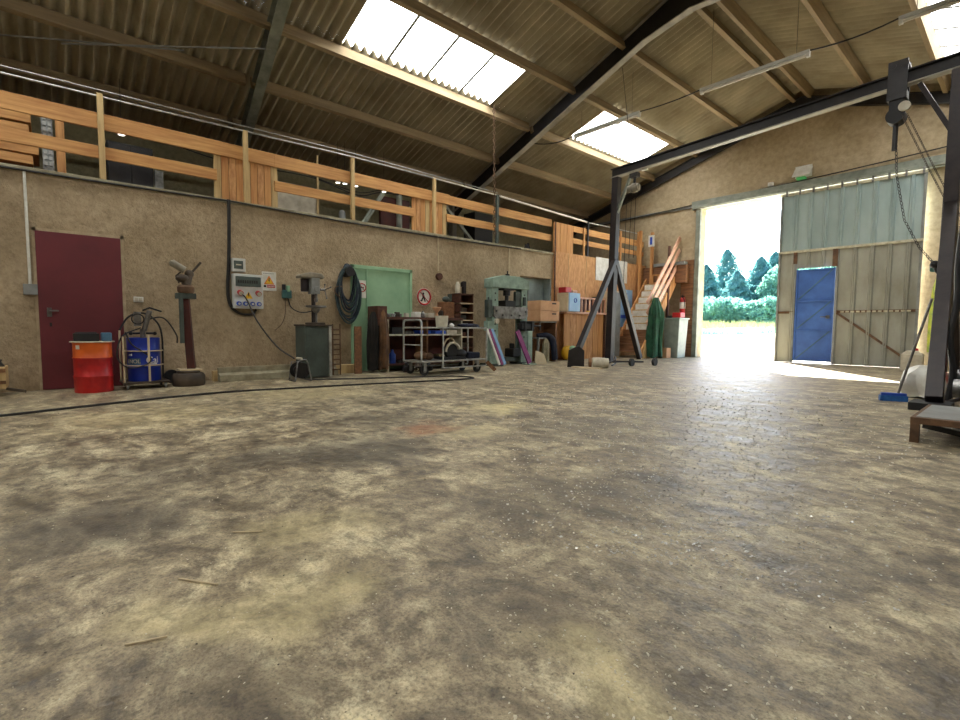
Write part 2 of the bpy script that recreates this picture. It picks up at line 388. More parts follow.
# portal frames: I-section rafters (web, flanges), haunch at the ridge
def frame(y, flange='frame_grey', w=.17, skew=0, H=.38):
    t = bpy.data.objects.new('portal_frame', None); COL.objects.link(t); t.location = (RX, y, 0); t['kind'] = 'structure'
    web = MB(); fl = MB()
    for sgn in (1, -1):
        def P(dx, dz): return (RX-sgn*dx, y, zraf(RX-dx)+dz)
        a, b, c = P(7.75, 0), P(.95, 0), (RX, y, zraf(RX)-.16)
        pts = [a, b, c, (RX, y, zraf(RX)+H), P(7.75, H)]
        pl = [(p[0]-RX, p[2]) for p in pts]
        web.prism(pl, (0,.014,0), (RX, y-.007, 0))
        fl.bar(a, b, w, .018); fl.bar(b, c, w, .018)
        fl.bar(P(7.75, H), P(0, H), w, .018)
        # gusset stiffener at the knee
        web.prism([(-sgn*7.75, 4.0), (-sgn*7.75, zraf(RX-7.75)+.1), (-sgn*6.9, zraf(RX-6.9))], (0,.014,0), (RX, y-.007, 0))
        fl.box(min(RX-sgn*7.8, RX-sgn*7.6), max(RX-sgn*7.8, RX-sgn*7.6), y-w/2, y+w/2, 0 if sgn < 0 else 2.84, 4.95)
    web.build('web', 'steel_dark', t, smooth=False); fl.build('flange', flange, t, smooth=False); t.rotation_euler = (0, 0, math.radians(skew))  # web coloured dark: the shade of its backlit side is painted in
frame(8.72, 'frame_pale', .15, -5.2); frame(2.42, 'frame_grey', .17, -6.5, .3); frame(-3.0); frame(-9.0+.12)
frame(14.9, 'steel_dark', .1, 0, .24)

# wind bracing rods under the roof of the near bay
for p, q, nm in (((-10.6,-1.5,4.95), (-9.3,1.8,5.3), 0), ((-9.8,.3,5.05), (-8.5,2.9,5.4), 0)):
    o = MB().cyl(p, q, .012).build('brace_rod', 'grey_paint')
    tag(o, ['thin steel bracing rod under the roof at the upper left', ''][nm] if q[0] < -9 else 'thin pale rod crossing the roof sheets beside the grey roof frame', 'rod')

# ------------------------------------------------------------------ doors
def door_slab(name, m, x0, x1, y0, y1, z0, z1, bevel=.004):
    return struct(MB().box(x0, x1, y0, y1, z0, z1), name, m, smooth=False, bevel=bevel)
d1 = door_slab('door_1', 'door_red', WX, WX+.045, -.1, .8, .01, 2.1)
MB().box(WX+.045, WX+.055, -.02, .03, .98, 1.1).cyl((WX+.05,.0,1.06), (WX+.1,.0,1.06), .012).bar((WX+.1,-.01,1.06), (WX+.1,.1,1.06), .018, .02).build('handle', 'steel', d1)
MB().box(WX+.045, WX+.05, .0, .025, .85, .9).build('keyhole', 'black', d1)
struct(MB().box(WX, WX+.02, -.13, -.09, 0, 2.14).box(WX, WX+.02, .8, .84, 0, 2.14).box(WX, WX+.02, -.13, .84, 2.1, 2.14), 'trim_20', 'render_end', smooth=False)
d2 = door_slab('door_2', 'door_green', WX, WX+.04, 4.35, 5.72, .01, 2.06)
MB().box(WX+.04, WX+.065, 4.35, 4.41, .01, 2.06).box(WX+.04, WX+.065, 5.66, 5.72, .01, 2.06).box(WX+.04, WX+.065, 4.35, 5.72, 1.99, 2.06).box(WX+.04, WX+.06, 4.66, 4.69, .01, 1.99).build('door_frame', 'door_green', d2, smooth=False, bevel=.004)
d4 = door_slab('door_4', 'door_greyblue', -9.0, -8.96, 9.12, 10.1, .01, 2.16)
MB().box(-8.96, -8.94, 9.58, 9.6, .05, 2.1).box(-8.96,-8.93, 9.12, 9.16, 0, 2.16).build('door_frame', 'grey_paint', d4, smooth=False)
# the big sliding leaf, ribbed sheets on a steel frame with a blue wicket door
leaf = bpy.data.objects.new('door_3', None); COL.objects.link(leaf); leaf.location = (-3.2, 14.9, 0); leaf['kind'] = 'structure'
def ribbed(x0, x1, z0, z1, y, pitch=.33, off=0):
    mb = MB(); x = x0; xs = [x0]; i = math.ceil((x0-off)/pitch)
    prof = [(x0, 0)]
    while off+i*pitch < x1-.05:
        c = off+i*pitch
        if c > x0+.05: prof += [(c-.05, 0), (c-.03, -.05), (c-.008, -.05), (c-.004,-.03), (c+.004,-.03), (c+.008, -.05), (c+.03, -.05), (c+.05, 0)]
        i += 1
    prof.append((x1, 0)); n = len(prof)
    vs = [(a, y+b, z0) for a, b in prof]+[(a, y+b, z1) for a, b in prof]+[(a, y+b+.006, z0) for a, b in prof]+[(a, y+b+.006, z1) for a, b in prof]
    fs = [(k, k+1, n+k+1, n+k) for k in range(n-1)]+[(2*n+k, 2*n+k+1, 3*n+k+1, 3*n+k) for k in range(n-1)]
    mb.add(vs, fs); return mb
LX0, LX1 = -4.64, -1.74
ribbed(LX0, LX1, 2.94, 4.44, 14.86).build('upper_sheet', 'ribbed_blue', leaf, smooth=False)
mb = ribbed(LX0, -4.2, .004, 2.9, 14.86)
for p in (ribbed(-3.34, LX1, .004, 2.9, 14.86), ribbed(-4.2, -3.34, 2.47, 2.9, 14.86)): mb.add(p.v, p.f)
mb.build('lower_sheet', 'ribbed', leaf, smooth=False)
MB().box(LX0, LX1, 14.80, 14.87, 2.89, 2.95).build('middle_rail', 'rail_cream', leaf, smooth=False, bevel=.004)
MB().box(LX0, LX1, 14.80, 14.86, 4.40, 4.465).build('top_rail', 'rail_cream', leaf, smooth=False, bevel=.004)
mb = MB()
for a, b in ((LX0, -4.23), (-3.29, LX1)): mb.box(a, b, 14.81, 14.86, 1.34, 1.36); mb.box(a, b, 14.845, 14.86, 1.3, 1.36)
mb.build('lower_rail', 'rust', leaf, smooth=False)
mb = MB(); x = -3.2
while x < -1.85: mb.box(x, x+.07, 14.80, 14.81, 1.305, 1.345); x += .105
mb.build('perforated_strip', 'rail_cream', leaf, smooth=False)
MB().bar((-3.28,14.83,1.3), (-1.85,14.83,.16), .03, .05).build('diagonal_brace', 'rust', leaf, smooth=False)
MB().box(LX0, LX0+.045, 14.81, 14.87, .004, 4.4).box(LX1-.05, LX1, 14.81, 14.87, .004, 4.4).box(-4.25, -4.21, 14.81, 14.87, .004, 2.9).box(-3.34, -3.29, 14.81, 14.87, .004, 2.9).build('frame_post', 'grey_paint', leaf, smooth=False)
mb = MB().box(-3.42, -3.31, 14.8, 14.83, 2.46, 2.9).box(-4.28,-4.2,14.8,14.83,2.6,2.9); mb.build('guide_plate', 'rust', leaf, smooth=False)
wk = MB().box(-4.2, -3.35, 14.85, 14.87, .06, 2.44).build('wicket_door', 'door_blue', leaf, smooth=False)
mb = MB()
for z in (.07, .86, 1.62, 2.42): mb.box(-4.2, -3.35, 14.82, 14.85, z-.018, z+.018)
for x in (-4.18, -3.37): mb.box(x-.02, x+.02, 14.82, 14.85, .06, 2.44)
for z in (.88, 1.64): pass
mb.build('wicket_frame', 'door_blue', wk, smooth=False, bevel=.003)
mb = MB()
for a, b in ((.1,.84), (.9,1.6), (1.66,2.4)): mb.bar((-4.14,14.842,a), (-3.41,14.842,b), .012, .03)
mb.build('wicket_brace', 'dusk_blue', wk, smooth=False)
MB().box(-3.5, -3.42, 14.79, 14.82, 1.16, 1.24).tube([(-3.47,14.8,1.2), (-3.47,14.72,1.2), (-3.6,14.72,1.2)], .012).build('handle', 'steel', wk)
# rollers and track
tr = thing('sliding_door_track', 'steel overhead track the ribbed door leaf hangs from', 'track', (-4.3, 14.8, 4.5))
MB().box(-6.9, -1.3, 14.78, 14.84, 4.52, 4.58).box(-6.9,-1.3,14.84,14.86,4.50,4.60).build('track', 'frame_grey', tr, smooth=False)
for i in range(10): x = -4.5+i*.3; MB().box(x-.02, x+.02, 14.77, 14.80, 4.38, 4.53).build('hanger', 'steel', tr, smooth=False)
o = MB().tube(sag((-11.9,14.9,4.5), (-7.0,14.9,4.66), .02)+sag((-6.9,14.9,4.72), (-1.2,14.9,4.92), .05), .014, 6).build('wall_cable', 'cable')
tag(o, 'cable running along the end wall above the door lintel', 'cable')

# exit lamp and sensor above the opening
e = thing('exit_lamp', 'white emergency exit lamp glowing green above the sliding door', 'lamp', (-4.2, 14.98, 4.75))
MB().prism([(-.19,0),(.19,0),(.19,.3),(-.19,.3)], (0,-.02,0), (-4.2,14.99,4.86)).build('back_plate', 'white', e, smooth=False)
MB().add([(-4.4,14.74,4.86),(-4.0,14.74,4.86),(-4.0,14.97,5.1),(-4.4,14.97,5.1),(-4.4,14.76,4.85),(-4.0,14.76,4.85),(-4.0,14.99,5.08),(-4.4,14.99,5.08)], [(0,1,2,3),(4,5,6,7),(0,1,5,4),(1,2,6,5),(2,3,7,6),(3,0,4,7)]).build('cover', 'white', e, smooth=False)
MB().box(-4.32, -4.12, 14.82, 14.97, 4.79, 4.85).build('lens', 'green_lens', e, smooth=False, bevel=.01)
o = MB().box(-5.02, -4.9, 14.9, 15.0, 4.78, 4.88).cyl((-4.96,14.9,4.83), (-4.96,14.86,4.83), .03).build('motion_sensor', 'white', bevel=.005)
tag(o, 'small white sensor on the end wall above the open doorway', 'sensor')

# ------------------------------------------------------------------ timber railing of the upper floor
rl = thing('timber_railing', 'orange timber railing along the edge of the upper storage floor', 'railing', (WX, 5, 2.9))
RXF = WX-.06
def rboard(y0, y1, z0, z1, t=.035, m='plank_y', nm='rail_board', x=None):
    x = RXF if x is None else x
    MB().box(x-t, x, y0, y1, z0, z1).build(nm, m, rl, smooth=False, bevel=.004)
rboard(-3.2, 3.0, 3.6, 3.82); rboard(3.0, 6.8, 3.6, 3.82); rboard(6.8, 10.3, 3.6, 3.8, x=RXF)
rboard(-3.2, 2.1, 3.2, 3.37); rboard(3.0, 5.85, 3.2, 3.37); rboard(6.72, 10.3, 3.22, 3.39)
def panel(y0, y1, z0, z1, n):
    w = (y1-y0)/n
    for i in range(n):
        mz = ['plank_z', 'plank_pale', 'plank_z', 'osb'][(i*7+n) % 4]
        MB().box(RXF-.06+R.uniform(-.006,.006), RXF-.036, y0+i*w+.004, y0+(i+1)*w-.004, z0, z1).build('infill_board', mz, rl, smooth=False)
panel(2.06, 3.06, 2.9, 3.62, 9); panel(5.82, 6.74, 2.9, 3.62, 8)
for y in (.64, 2.52, 4.42, 6.33, 8.2):
    dk = y > 8
    MB().box(WX-.03, WX+.03, y-.035, y+.035, 2.9, 4.06).build('railing_post', 'dark_green' if dk else 'plank_pale', rl, smooth=False, bevel=.004)
o = MB().tube([(WX, -4, 3.97), (WX, .64, 4.02), (WX, 4.4, 4.08), (WX, 6.3, 4.07)], .014).tube([(WX+.02, -4, 4.05), (WX+.02, .64, 4.1), (WX+.02, 4.4, 4.14), (WX+.02, 8.2, 4.1)], .008).build('ceiling_wire', 'tube_steel')
tag(o, 'thin pale conduit and wire strung above the timber railing', 'conduit')
o = MB().tube([(WX, 6.3, 4.07), (WX, 8.2, 4.05), (WX, 8.3, 4.04)], .014).cyl((WX, 8.3, 4.04), (WX, 11.78, 3.93), .024).build('fluorescent_tube', 'tube_white')
tag(o, 'long white strip light mounted above the far end of the railing', 'strip light')
o = MB().cyl((WX, 11.8, 3.93), (WX, 14.6, 3.96), .014).build('handrail_tube', 'tube_steel')
tag(o, 'thin pale tube above the railing next to the stairs', 'conduit')
# ------------------------------------------------------------------ boarded end: wall, railing over it, posts
struct(MB().box(-8.75, WX+.04, 10.3, 15.0, 0, 2.95), 'wall_left.003', 'osb', smooth=False)
mb = MB()
for y in (10.3, 10.9, 11.72, 12.4, 13.0, 13.62): mb.box(WX+.04, WX+.046, y, y+.012, 0, 2.95)
struct(mb, 'trim_21', 'plank_pale', smooth=False)
struct(MB().box(WX+.04, WX+.06, 10.3, 10.34, 0, 3.72), 'trim_22', 'wood_dark', smooth=False)
rl2 = thing('stair_railing', 'orange timber railing with a solid board panel at the stair head', 'railing', (WX, 12.5, 2.95))
def rb2(y0, y1, z0, z1, m='plank_y', nm='rail_board', x0=WX-.04, x1=WX):
    MB().box(x0, x1, y0, y1, z0, z1).build(nm, m, rl2, smooth=False, bevel=.004)
for i in range(3): rb2(10.32+i*.28, 10.59+i*.28, 2.95, 3.74, 'plank_z', 'infill_board')
rb2(11.16, 11.78, 3.58, 3.74); rb2(11.16, 14.9, 3.26, 3.4); rb2(11.82, 14.9, 3.56, 3.74)
for y, z in ((11.62,3.74), (11.8,3.94), (13.5,3.9), (14.5,4.0)):
    rb2(y-.03, y+.03, 2.95, z, 'steel_post' if y == 11.8 else 'plank_z', 'railing_post', WX, WX+.04)
o = MB().box(-8.6, -8.52, 14.42, 14.5, 0.4, 4.02).build('timber_post', 'plank_z', smooth=False); tag(o, 'tall upright timber post left of the stair opening, without any sign', 'post')
o = MB().box(-8.3, -8.22, 14.62, 14.7, 1.9, 3.96).build('timber_post', 'plank_z', smooth=False); tag(o, 'upright timber post at the stairs carrying a small white sign', 'post')
sg = thing('post_sign', 'small white and violet sign fixed on a post by the stairs', 'sign', (-8.26, 14.6, 3.7))
MB().box(-8.36, -8.16, 14.59, 14.615, 3.5, 3.86).build('plate', 'white', sg, smooth=False, bevel=.003)
MB().box(-8.3, -8.22, 14.583, 14.592, 3.56, 3.8).build('symbol_panel', 'blue', sg, smooth=False)
o = MB().box(WX+.045, WX+.06, 12.18, 13.85, 2.3, 2.98).build('white_board', 'white', smooth=False); tag(o, 'white board high on the timber wall behind the gantry post', 'board')
ps = thing('wall_poster', 'tall white poster with blue marks on the timber wall near the stairs', 'poster', (WX+.05, 13.85, .95))
MB().box(WX+.045, WX+.055, 13.45, 14.2, .92, 2.1).build('sheet', 'light_blue', ps, smooth=False)
MB().box(WX+.055, WX+.058, 13.6, 13.9, 1.85, 2.0).box(WX+.055, WX+.058, 13.55, 14.1, 1.2, 1.3).ring((WX+.058,13.85,1.65), .14, .02, (1,0,0)).build('blue_print', 'blue', ps)

# ------------------------------------------------------------------ upper floor contents
MZ = 2.84
def ubox(name, m, x0, x1, y0, y1, z0, z1, label, cat, bevel=.005, group=None):
    o = MB().box(x0, x1, y0, y1, z0, z1).build(name, m, smooth=False, bevel=bevel); return tag(o, label, cat, group)
t = thing('storage_cabinet', 'dark two-door cabinet on the upper floor behind the railing', 'cabinet', (-10.2, 1.1, MZ))
MB().box(-10.5, -10.0, .8, 1.42, MZ, 3.84).build('body', 'black', t, smooth=False, bevel=.005)
for y in (.82, 1.12): MB().box(-10.0, -9.985, y, y+.28, MZ+.05, 3.8).build('door', 'steel_dark', t, smooth=False, bevel=.003)
ubox('standing_board', 'offwhite', -10.1, -10.02, 3.48, 4.28, MZ, 3.53, 'cream panel standing on the upper floor behind the railing', 'board')
ubox('thin_post', 'plank_pale', -10.0, -9.96, 4.26, 4.3, MZ, 4.4, 'thin pale post beside the cream panel on the upper floor', 'post')
ubox('leaning_board', 'wood_red', -10.4, -10.3, 5.95, 6.75, MZ, 3.95, 'dark maroon board on the upper floor behind the railing', 'board')
o = MB().cyl((-10.25,6.42,MZ), (-10.25,6.42,4.25), .07).build('flue_pipe', 'frame_grey'); tag(o, 'grey vertical pipe against the maroon board on the upper floor', 'pipe')
o = MB().lathe((-10,4.83,MZ), [(.05,0),(.07,.02),(.07,.48),(.05,.52),(.02,.54)]).build('gas_cylinder', 'grey_paint'); tag(o, 'small grey cylinder on the upper floor right of the cream panel', 'cylinder')
ubox('wood_offcut', 'galv', -10.1, -10.0, 1.44, 1.56, MZ, 3.5, 'narrow silver board leaning beside the dark upstairs cabinet', 'board')
ubox('dark_crate', 'black', -11.3, -10.8, 9.3, 10.0, MZ, 4.2, 'tall black crate on the upper floor right of the hanging chain', 'crate')
for i, (p, q) in enumerate((((-9.6,5.0,2.9),(-10.2,6.1,4.2)), ((-10.6,9.6,MZ),(-10.0,7.4,4.1)))):
    o = MB().bar(p, q, .06, .08).build('diagonal_strut', 'frame_grey', smooth=False)
    tag(o, ['grey diagonal strut behind the railing left of the maroon board', 'grey diagonal strut behind the railing left of the black crate'][i], 'strut')
for i in range(4):
    o = MB().lathe((-9.35-(i % 2)*.15, 10.02-.18*(i//2)+.07*i, MZ), [(.045,0),(.05,.02),(.05,.24),(.02,.3),(.02,.36)], 12).build('dark_bottle', 'black')
    tag(o, 'small dark bottle on the upper floor by the solid board panel', 'bottle', 'dark bottles on the upper floor')
# timber stack, metal bracket and post at the far left
wz = MZ
for i in range(6):
    z = MZ+.3+i*.145
    o = MB().box(-10.2, -9.55+R.uniform(-.04,.04), -3.2+R.uniform(0,.2), -.02+R.uniform(-.12,.02), z, z+.12).build('timber_plank', ['plank_y','plank_pale'][i % 3 == 2], smooth=False, bevel=.005)
    tag(o, 'orange plank, %s in the stack at the far left upstairs' % ['lowest','second from bottom','third from bottom','third from top','second from top','topmost'][i], 'plank', 'planks stacked on the upper floor')
for i, y in enumerate((-2.6, -.55)):
    ubox('stack_bearer', 'wood_dark', -10.2, -9.6, y, y+.12, MZ, MZ+.3, ['dark timber block under the plank stack, hidden end', 'dark timber block under the right end of the plank stack'][i], 'block')
t = thing('perforated_bracket', 'galvanised perforated strip fixed beside the upstairs plank stack', 'bracket', (-9.45, .03, MZ))
MB().box(-9.5, -9.48, .02, .14, MZ, 3.95).build('strip', 'galv', t, smooth=False)
mb = MB()
for i in range(12):
    z = MZ+.15+i*.08; mb.box(-9.48, -9.46, .035, .07, z, z+.05); mb.box(-9.48, -9.46, .09, .125, z, z+.05)
mb.build('slot_edge', 'tube_steel', t, smooth=False)
ubox('upper_post', 'plank_z', -9.56, -9.44, .17, .27, MZ, 3.95, 'orange timber post beside the galvanised strip on the upper floor', 'post')
lamps = [(-10.0,1.0,4.0), (-10.0,4.74,3.97), (-10.0,4.9,3.98), (-10.0,5.16,3.98), (-10.0,5.86,3.99)]
lnames = ['leftmost lamp glowing above the dark upstairs cabinet', 'first of three close lamps behind the railing, the left one', 'middle of three close lamps glowing behind the railing', 'right one of three close lamps, just beyond the railing post', 'single lamp near the upstairs maroon board']
base = None
for i, p in enumerate(lamps):
    if base is None:
        base = thing('pendant_lamp', lnames[0], 'lamp', p, 'small lamps above the upper floor')
        MB().lathe(p, [(.055,-.03),(.05,.0),(.02,.035),(.012,.05)], 16).build('shade', 'white', base)
        MB().cyl((p[0],p[1],p[2]-.035), (p[0],p[1],p[2]-.028), .045).build('bulb', 'lamp_glass', base)
        MB().cyl((p[0],p[1],p[2]+.04), (p[0],p[1],4.85), .004, n=6).build('cord', 'cable', base)
    else:
        c = copy_tree(base, p); c['label'] = lnames[i]
o = MB().tube(spline([(-10.2,1.5,4.1), (-10.2,2.6,3.95), (-10.2,4.2,4.0), (-10.2,5.3,3.82), (-10.2,6.0,4.0), (-10.2,7.5,4.05)]), .012, 6).tube(spline([(-10.25,4.2,4.05), (-10.25,5.3,3.9), (-10.25,5.9,4.05)]), .01, 6).build('lamp_cable', 'cable')
tag(o, 'drooping black cables behind the railing on the upper floor', 'cable')
o = MB().cyl((-11.4,-3,4.05), (-11.4,9,4.1), .05).build('duct_pipe', 'frame_grey'); tag(o, 'long grey pipe under the roof behind the railing', 'pipe')

# ------------------------------------------------------------------ things on and by the left wall
def cond(y, z0, z1, r, m, name, label, extra=None, x=WX+.02):
    t = thing(name, label, 'conduit', (x, y, z0)); MB().cyl((x,y,z0), (x,y,z1), r, n=10).build('pipe', m, t)
    return t
t = cond(-.17, 1.4, 2.85, .016, 'white', 'wall_conduit', 'white conduit running down to a grey socket left of the maroon door')
MB().box(WX, WX+.06, -.24, -.1, 1.26, 1.4).build('junction_box', 'grey_paint', t, smooth=False, bevel=.006)
t = cond(6.42, 2.1, 2.85, .013, 'beige', 'wall_conduit', 'beige conduit dropping to a round box above the workbench')
MB().cyl((WX,6.44,1.98), (WX+.07,6.44,1.98), .075).build('junction_box', 'wood_dark', t)
cond(8.6, 2.2, 2.85, .013, 'beige', 'wall_conduit', 'short beige conduit on the wall above the hydraulic press')
t = thing('wall_switch', 'white double switch right of the maroon door', 'switch', (WX, .9, 1.27))
MB().box(WX, WX+.02, .93, 1.05, 1.21, 1.29).build('plate', 'white', t, smooth=False, bevel=.004)
for y in (.945, .995): MB().box(WX+.02, WX+.03, y, y+.04, 1.225, 1.275).build('rocker', 'offwhite', t, smooth=False, bevel=.003)
# thick black cable down from the coping, looped under the electrical box
pts = spline([(WX+.03,2.23,2.9), (WX+.03,2.22,2.3), (WX+.03,2.2,1.8), (WX+.03,2.18,1.45), (WX+.03,2.22,1.2), (WX+.03,2.36,1.08), (WX+.03,2.55,1.07), (WX+.03,2.62,1.15)])
o = MB().tube(pts, .018, 8).tube([p+Vector((.01,.024,0)) for p in pts[:-6]], .009, 8).tube(sag((WX+.03,-3,2.88), (WX+.03,2.23,2.88), .03)+sag((WX+.03,2.24,2.88),(WX+.03,9,2.86),.04), .016, 6).build('power_cable', 'cable')
tag(o, 'thick black cable dropping from the wall top and looping under the socket panel', 'cable')
eb = thing('electrical_panel', 'grey industrial socket panel with smoked cover mounted on the wall', 'electrical box', (WX, 2.47, 1.16))
MB().box(WX, WX+.13, 2.25, 2.71, 1.16, 1.72).build('enclosure', 'grey_box', eb, smooth=False, bevel=.012)
MB().box(WX+.13, WX+.15, 2.28, 2.67, 1.52, 1.68).build('cover', 'glass_dark', eb, smooth=False, bevel=.006)
mb = MB()
for i in range(9): mb.box(WX+.15, WX+.152, 2.31+i*.035, 2.335+i*.035, 1.57, 1.62)
mb.build('breaker', 'black', eb, smooth=False)
for y in (2.34, 2.62):
    s = MB().cyl((WX+.13,y,1.42), (WX+.2,y,1.4), .042).build('red_socket', 'red', eb); MB().cyl((WX+.2,y,1.4), (WX+.215,y,1.396), .032).build('socket_lid', 'offwhite', s)
for y in (2.32, 2.42, 2.53, 2.63):
    s = MB().cyl((WX+.13,y,1.24), (WX+.17,y,1.235), .035).build('blue_socket', 'blue', eb); MB().cyl((WX+.17,y,1.235), (WX+.176,y,1.234), .02).build('socket_lid', 'grey_box', s)
def tri(mb, x, y, z, s, d=.004): return mb.prism([(-s/2,-s*.29),(s/2,-s*.29),(0,s*.58)], (d,0,0), (x,y,z), YU, ZU)
tri(MB(), WX+.131, 2.475, 1.36, .13).build('warning_triangle', 'yellow', eb, smooth=False)
bolt = [(-.008,.05),(.012,.05),(.002,.015),(.014,.015),(-.008,-.03),(-.001,.004),(-.014,.004)]
MB().prism(bolt, (.002,0,0), (WX+.136,2.475,1.37), YU, ZU).build('bolt_mark', 'black', eb, smooth=False)
mt = thing('meter_box', 'small grey meter box directly above the socket panel', 'electrical box', (WX, 2.35, 1.77))
MB().box(WX, WX+.1, 2.25, 2.45, 1.76, 1.97).build('enclosure', 'grey_box', mt, smooth=False, bevel=.008)
MB().box(WX+.1, WX+.112, 2.27, 2.41, 1.8, 1.93).build('window', 'glass_dark', mt, smooth=False, bevel=.004)
MB().box(WX+.112, WX+.114, 2.3, 2.38, 1.855, 1.875).build('display', 'offwhite', mt, smooth=False)
ws = thing('warning_sign', 'white danger sign with orange triangle right of the socket panel', 'sign', (WX, 2.85, 1.48))
MB().box(WX, WX+.008, 2.73, 2.965, 1.48, 1.8).build('plate', 'white', ws, smooth=False, bevel=.002)
tri(MB(), WX+.008, 2.845, 1.635, .17).build('triangle', 'orange', ws, smooth=False)
tri(MB(), WX+.0125, 2.845, 1.634, .125).build('triangle_field', 'yellow', ws, smooth=False)
MB().prism(bolt, (.002,0,0), (WX+.017,2.845,1.64), YU, ZU).build('bolt_mark', 'black', ws, smooth=False)
MB().box(WX+.008, WX+.011, 2.81, 2.945, 1.53, 1.575).build('red_strip', 'red', ws, smooth=False)
MB().box(WX+.008, WX+.011, 2.755, 2.795, 1.535, 1.57).build('symbol', 'black', ws, smooth=False)
mb = MB()
for i in range(5): mb.box(WX+.0115, WX+.0125, 2.82+i*.024, 2.835+i*.024, 1.545, 1.56)
mb.build('strip_marks', 'white', ws, smooth=False)
mb = MB()
for i in range(8): mb.box(WX+.008, WX+.0095, 2.755+i*.022, 2.77+i*.022, 1.762, 1.776)
mb.build('heading_marks', 'grey_paint', ws, smooth=False)
wp = thing('wall_socket', 'small teal switch box with plug left of the pillar drill', 'socket', (WX, 3.14, 1.36))
MB().box(WX, WX+.09, 3.05, 3.2, 1.36, 1.5).build('housing', 'teal', wp, smooth=False, bevel=.01)
MB().box(WX, WX+.05, 3.06, 3.11, 1.5, 1.6).build('back_box', 'black', wp, smooth=False, bevel=.004)
MB().box(WX+.02, WX+.1, 3.12, 3.17, 1.47, 1.58).build('plug', 'door_green', wp, smooth=False, bevel=.01)
MB().tube(spline([(WX+.06,3.14,1.36), (WX+.06,3.2,1.2), (WX+.1,3.36,1.12), (WX+.3,3.5,1.16), (WX+.55,3.4,1.25)]), .011, 6).build('lead', 'cable', wp)
MB().tube(spline([(WX+.04,3.1,1.36), (WX+.03,3.1,1.1), (WX+.03,3.04,.92), (WX+.03,2.92,.8)]), .006, 6).build('earth_lead', 'cable_br', wp)
# cable from the socket panel down to the reel
o = MB().tube(spline([(WX+.2,2.34,1.4), (WX+.22,2.42,1.3), (WX+.4,2.52,.95), (WX+.7,2.72,.55), (-7.75,2.9,.36)]), .012, 6).build('extension_lead', 'cable')
tag(o, 'dark lead running from the socket panel down to the cable reel', 'cable')
# ---- orange red oil drum
def drum_prof(r, h): return [(r*.97,0),(r,.015),(r,h*.3),(r*1.03,h*.315),(r*1.03,h*.335),(r,h*.35),(r,h*.66),(r*1.03,h*.675),(r*1.03,h*.695),(r,h*.71),(r,h-.02),(r*1.02,h-.01),(r*1.02,h),(r*.95,h),(r*.95,h-.012)]
dr = thing('oil_drum', 'dented red and orange drum standing before the maroon door', 'drum', (-8.14, .41, 0))
pr = drum_prof(.205, .65)
MB().lathe((-8.14,.41,0), pr[:9], 32).build('body', 'drum_red', dr); MB().lathe((-8.14,.41,0), pr[8:], 32).build('upper_band', 'drum_orange', dr)
MB().lathe((-8.14,.41,.65), [(.235,0),(.235,.012)], 32).build('lid', 'rail_cream', dr)
mb = MB()
for k in range(5):
    a = -.95+k*.04; mb.obox((-8.14+.207*math.cos(a), .41+.207*math.sin(a)+.0, .59), (.004,.018,.05), (0,0,a))
mb.build('label_marks', 'white', dr, smooth=False)
o = MB().box(-8.3,-8.05,.22,.48,.663,.765).box(-8.27,-8.1,.24,.46,.765,.78).build('black_box', 'black', smooth=False, bevel=.012); tag(o, 'black box on top of the red and orange drum', 'box')
o = MB().box(-8.2,-8.02,.5,.61,.663,.775).build('blue_box', 'dusk_blue', smooth=False, bevel=.015); tag(o, 'dull blue box on top of the red and orange drum', 'box')
# ---- blue drum on trolley with pump
bx_, by_ = -8.28, .98
tr = thing('drum_trolley', 'grey steel trolley carrying the blue drum', 'trolley', (bx_, by_, 0))
MB().box(bx_-.25, bx_+.25, by_-.27, by_+.27, .075, .1).build('platform', 'oil_dark', tr, smooth=False, bevel=.004)
MB().tube([(bx_+.2,by_-.25,.1),(bx_+.2,by_-.25,.72)], .012).tube([(bx_-.2,by_-.25,.1),(bx_-.2,by_-.25,.8)], .012).tube([(bx_+.24,by_+.03,.1),(bx_+.24,by_+.03,.74)], .014).ring((bx_,by_,.32), .225, .008, ZU).ring((bx_,by_,.52), .225, .008, ZU).build('cage', 'beige', tr)
MB().tube(spline([(bx_-.2,by_-.25,.8), (bx_-.2,by_-.15,.98), (bx_-.2,by_,1.05), (bx_-.2,by_+.15,.98), (bx_-.2,by_+.25,.75), (bx_-.2,by_+.25,.1)]), .012).build('push_handle', 'black', tr)
for sx in (-1,1):
    for sy in (-1,1): MB().cyl((bx_+sx*.2, by_+sy*.22-.012, .035), (bx_+sx*.2, by_+sy*.22+.012, .035), .035).box(bx_+sx*.2-.015, bx_+sx*.2+.015, by_+sy*.22-.018, by_+sy*.22+.018, .04, .078).build('caster', 'grey_paint', tr)
bd = thing('oil_drum', 'blue oil drum with white lettering and hand pump beside the maroon door', 'drum', (bx_, by_, .1))
MB().lathe((bx_,by_,.1), drum_prof(.195,.6), 36).build('body', 'drum_blue', bd)
def wrap(s, size, ang, z, m, nm):
    cu = bpy.data.curves.new('t', 'FONT'); cu.body = s; cu.size = size; cu.align_x = 'CENTER'; cu.align_y = 'CENTER'; cu.extrude = .002
    tmp = bpy.data.objects.new('t', cu); me = bpy.data.meshes.new_from_object(tmp); mb = MB(); vs = []
    for p in me.vertices:
        a = ang+p.co.x/.2; r = .1975+p.co.z; vs.append((bx_+r*math.cos(a), by_+r*math.sin(a), z+p.co.y))
    mb.add(vs, [tuple(p.vertices) for p in me.polygons]); bpy.data.objects.remove(tmp); mb.build(nm, m, bd, smooth=False)
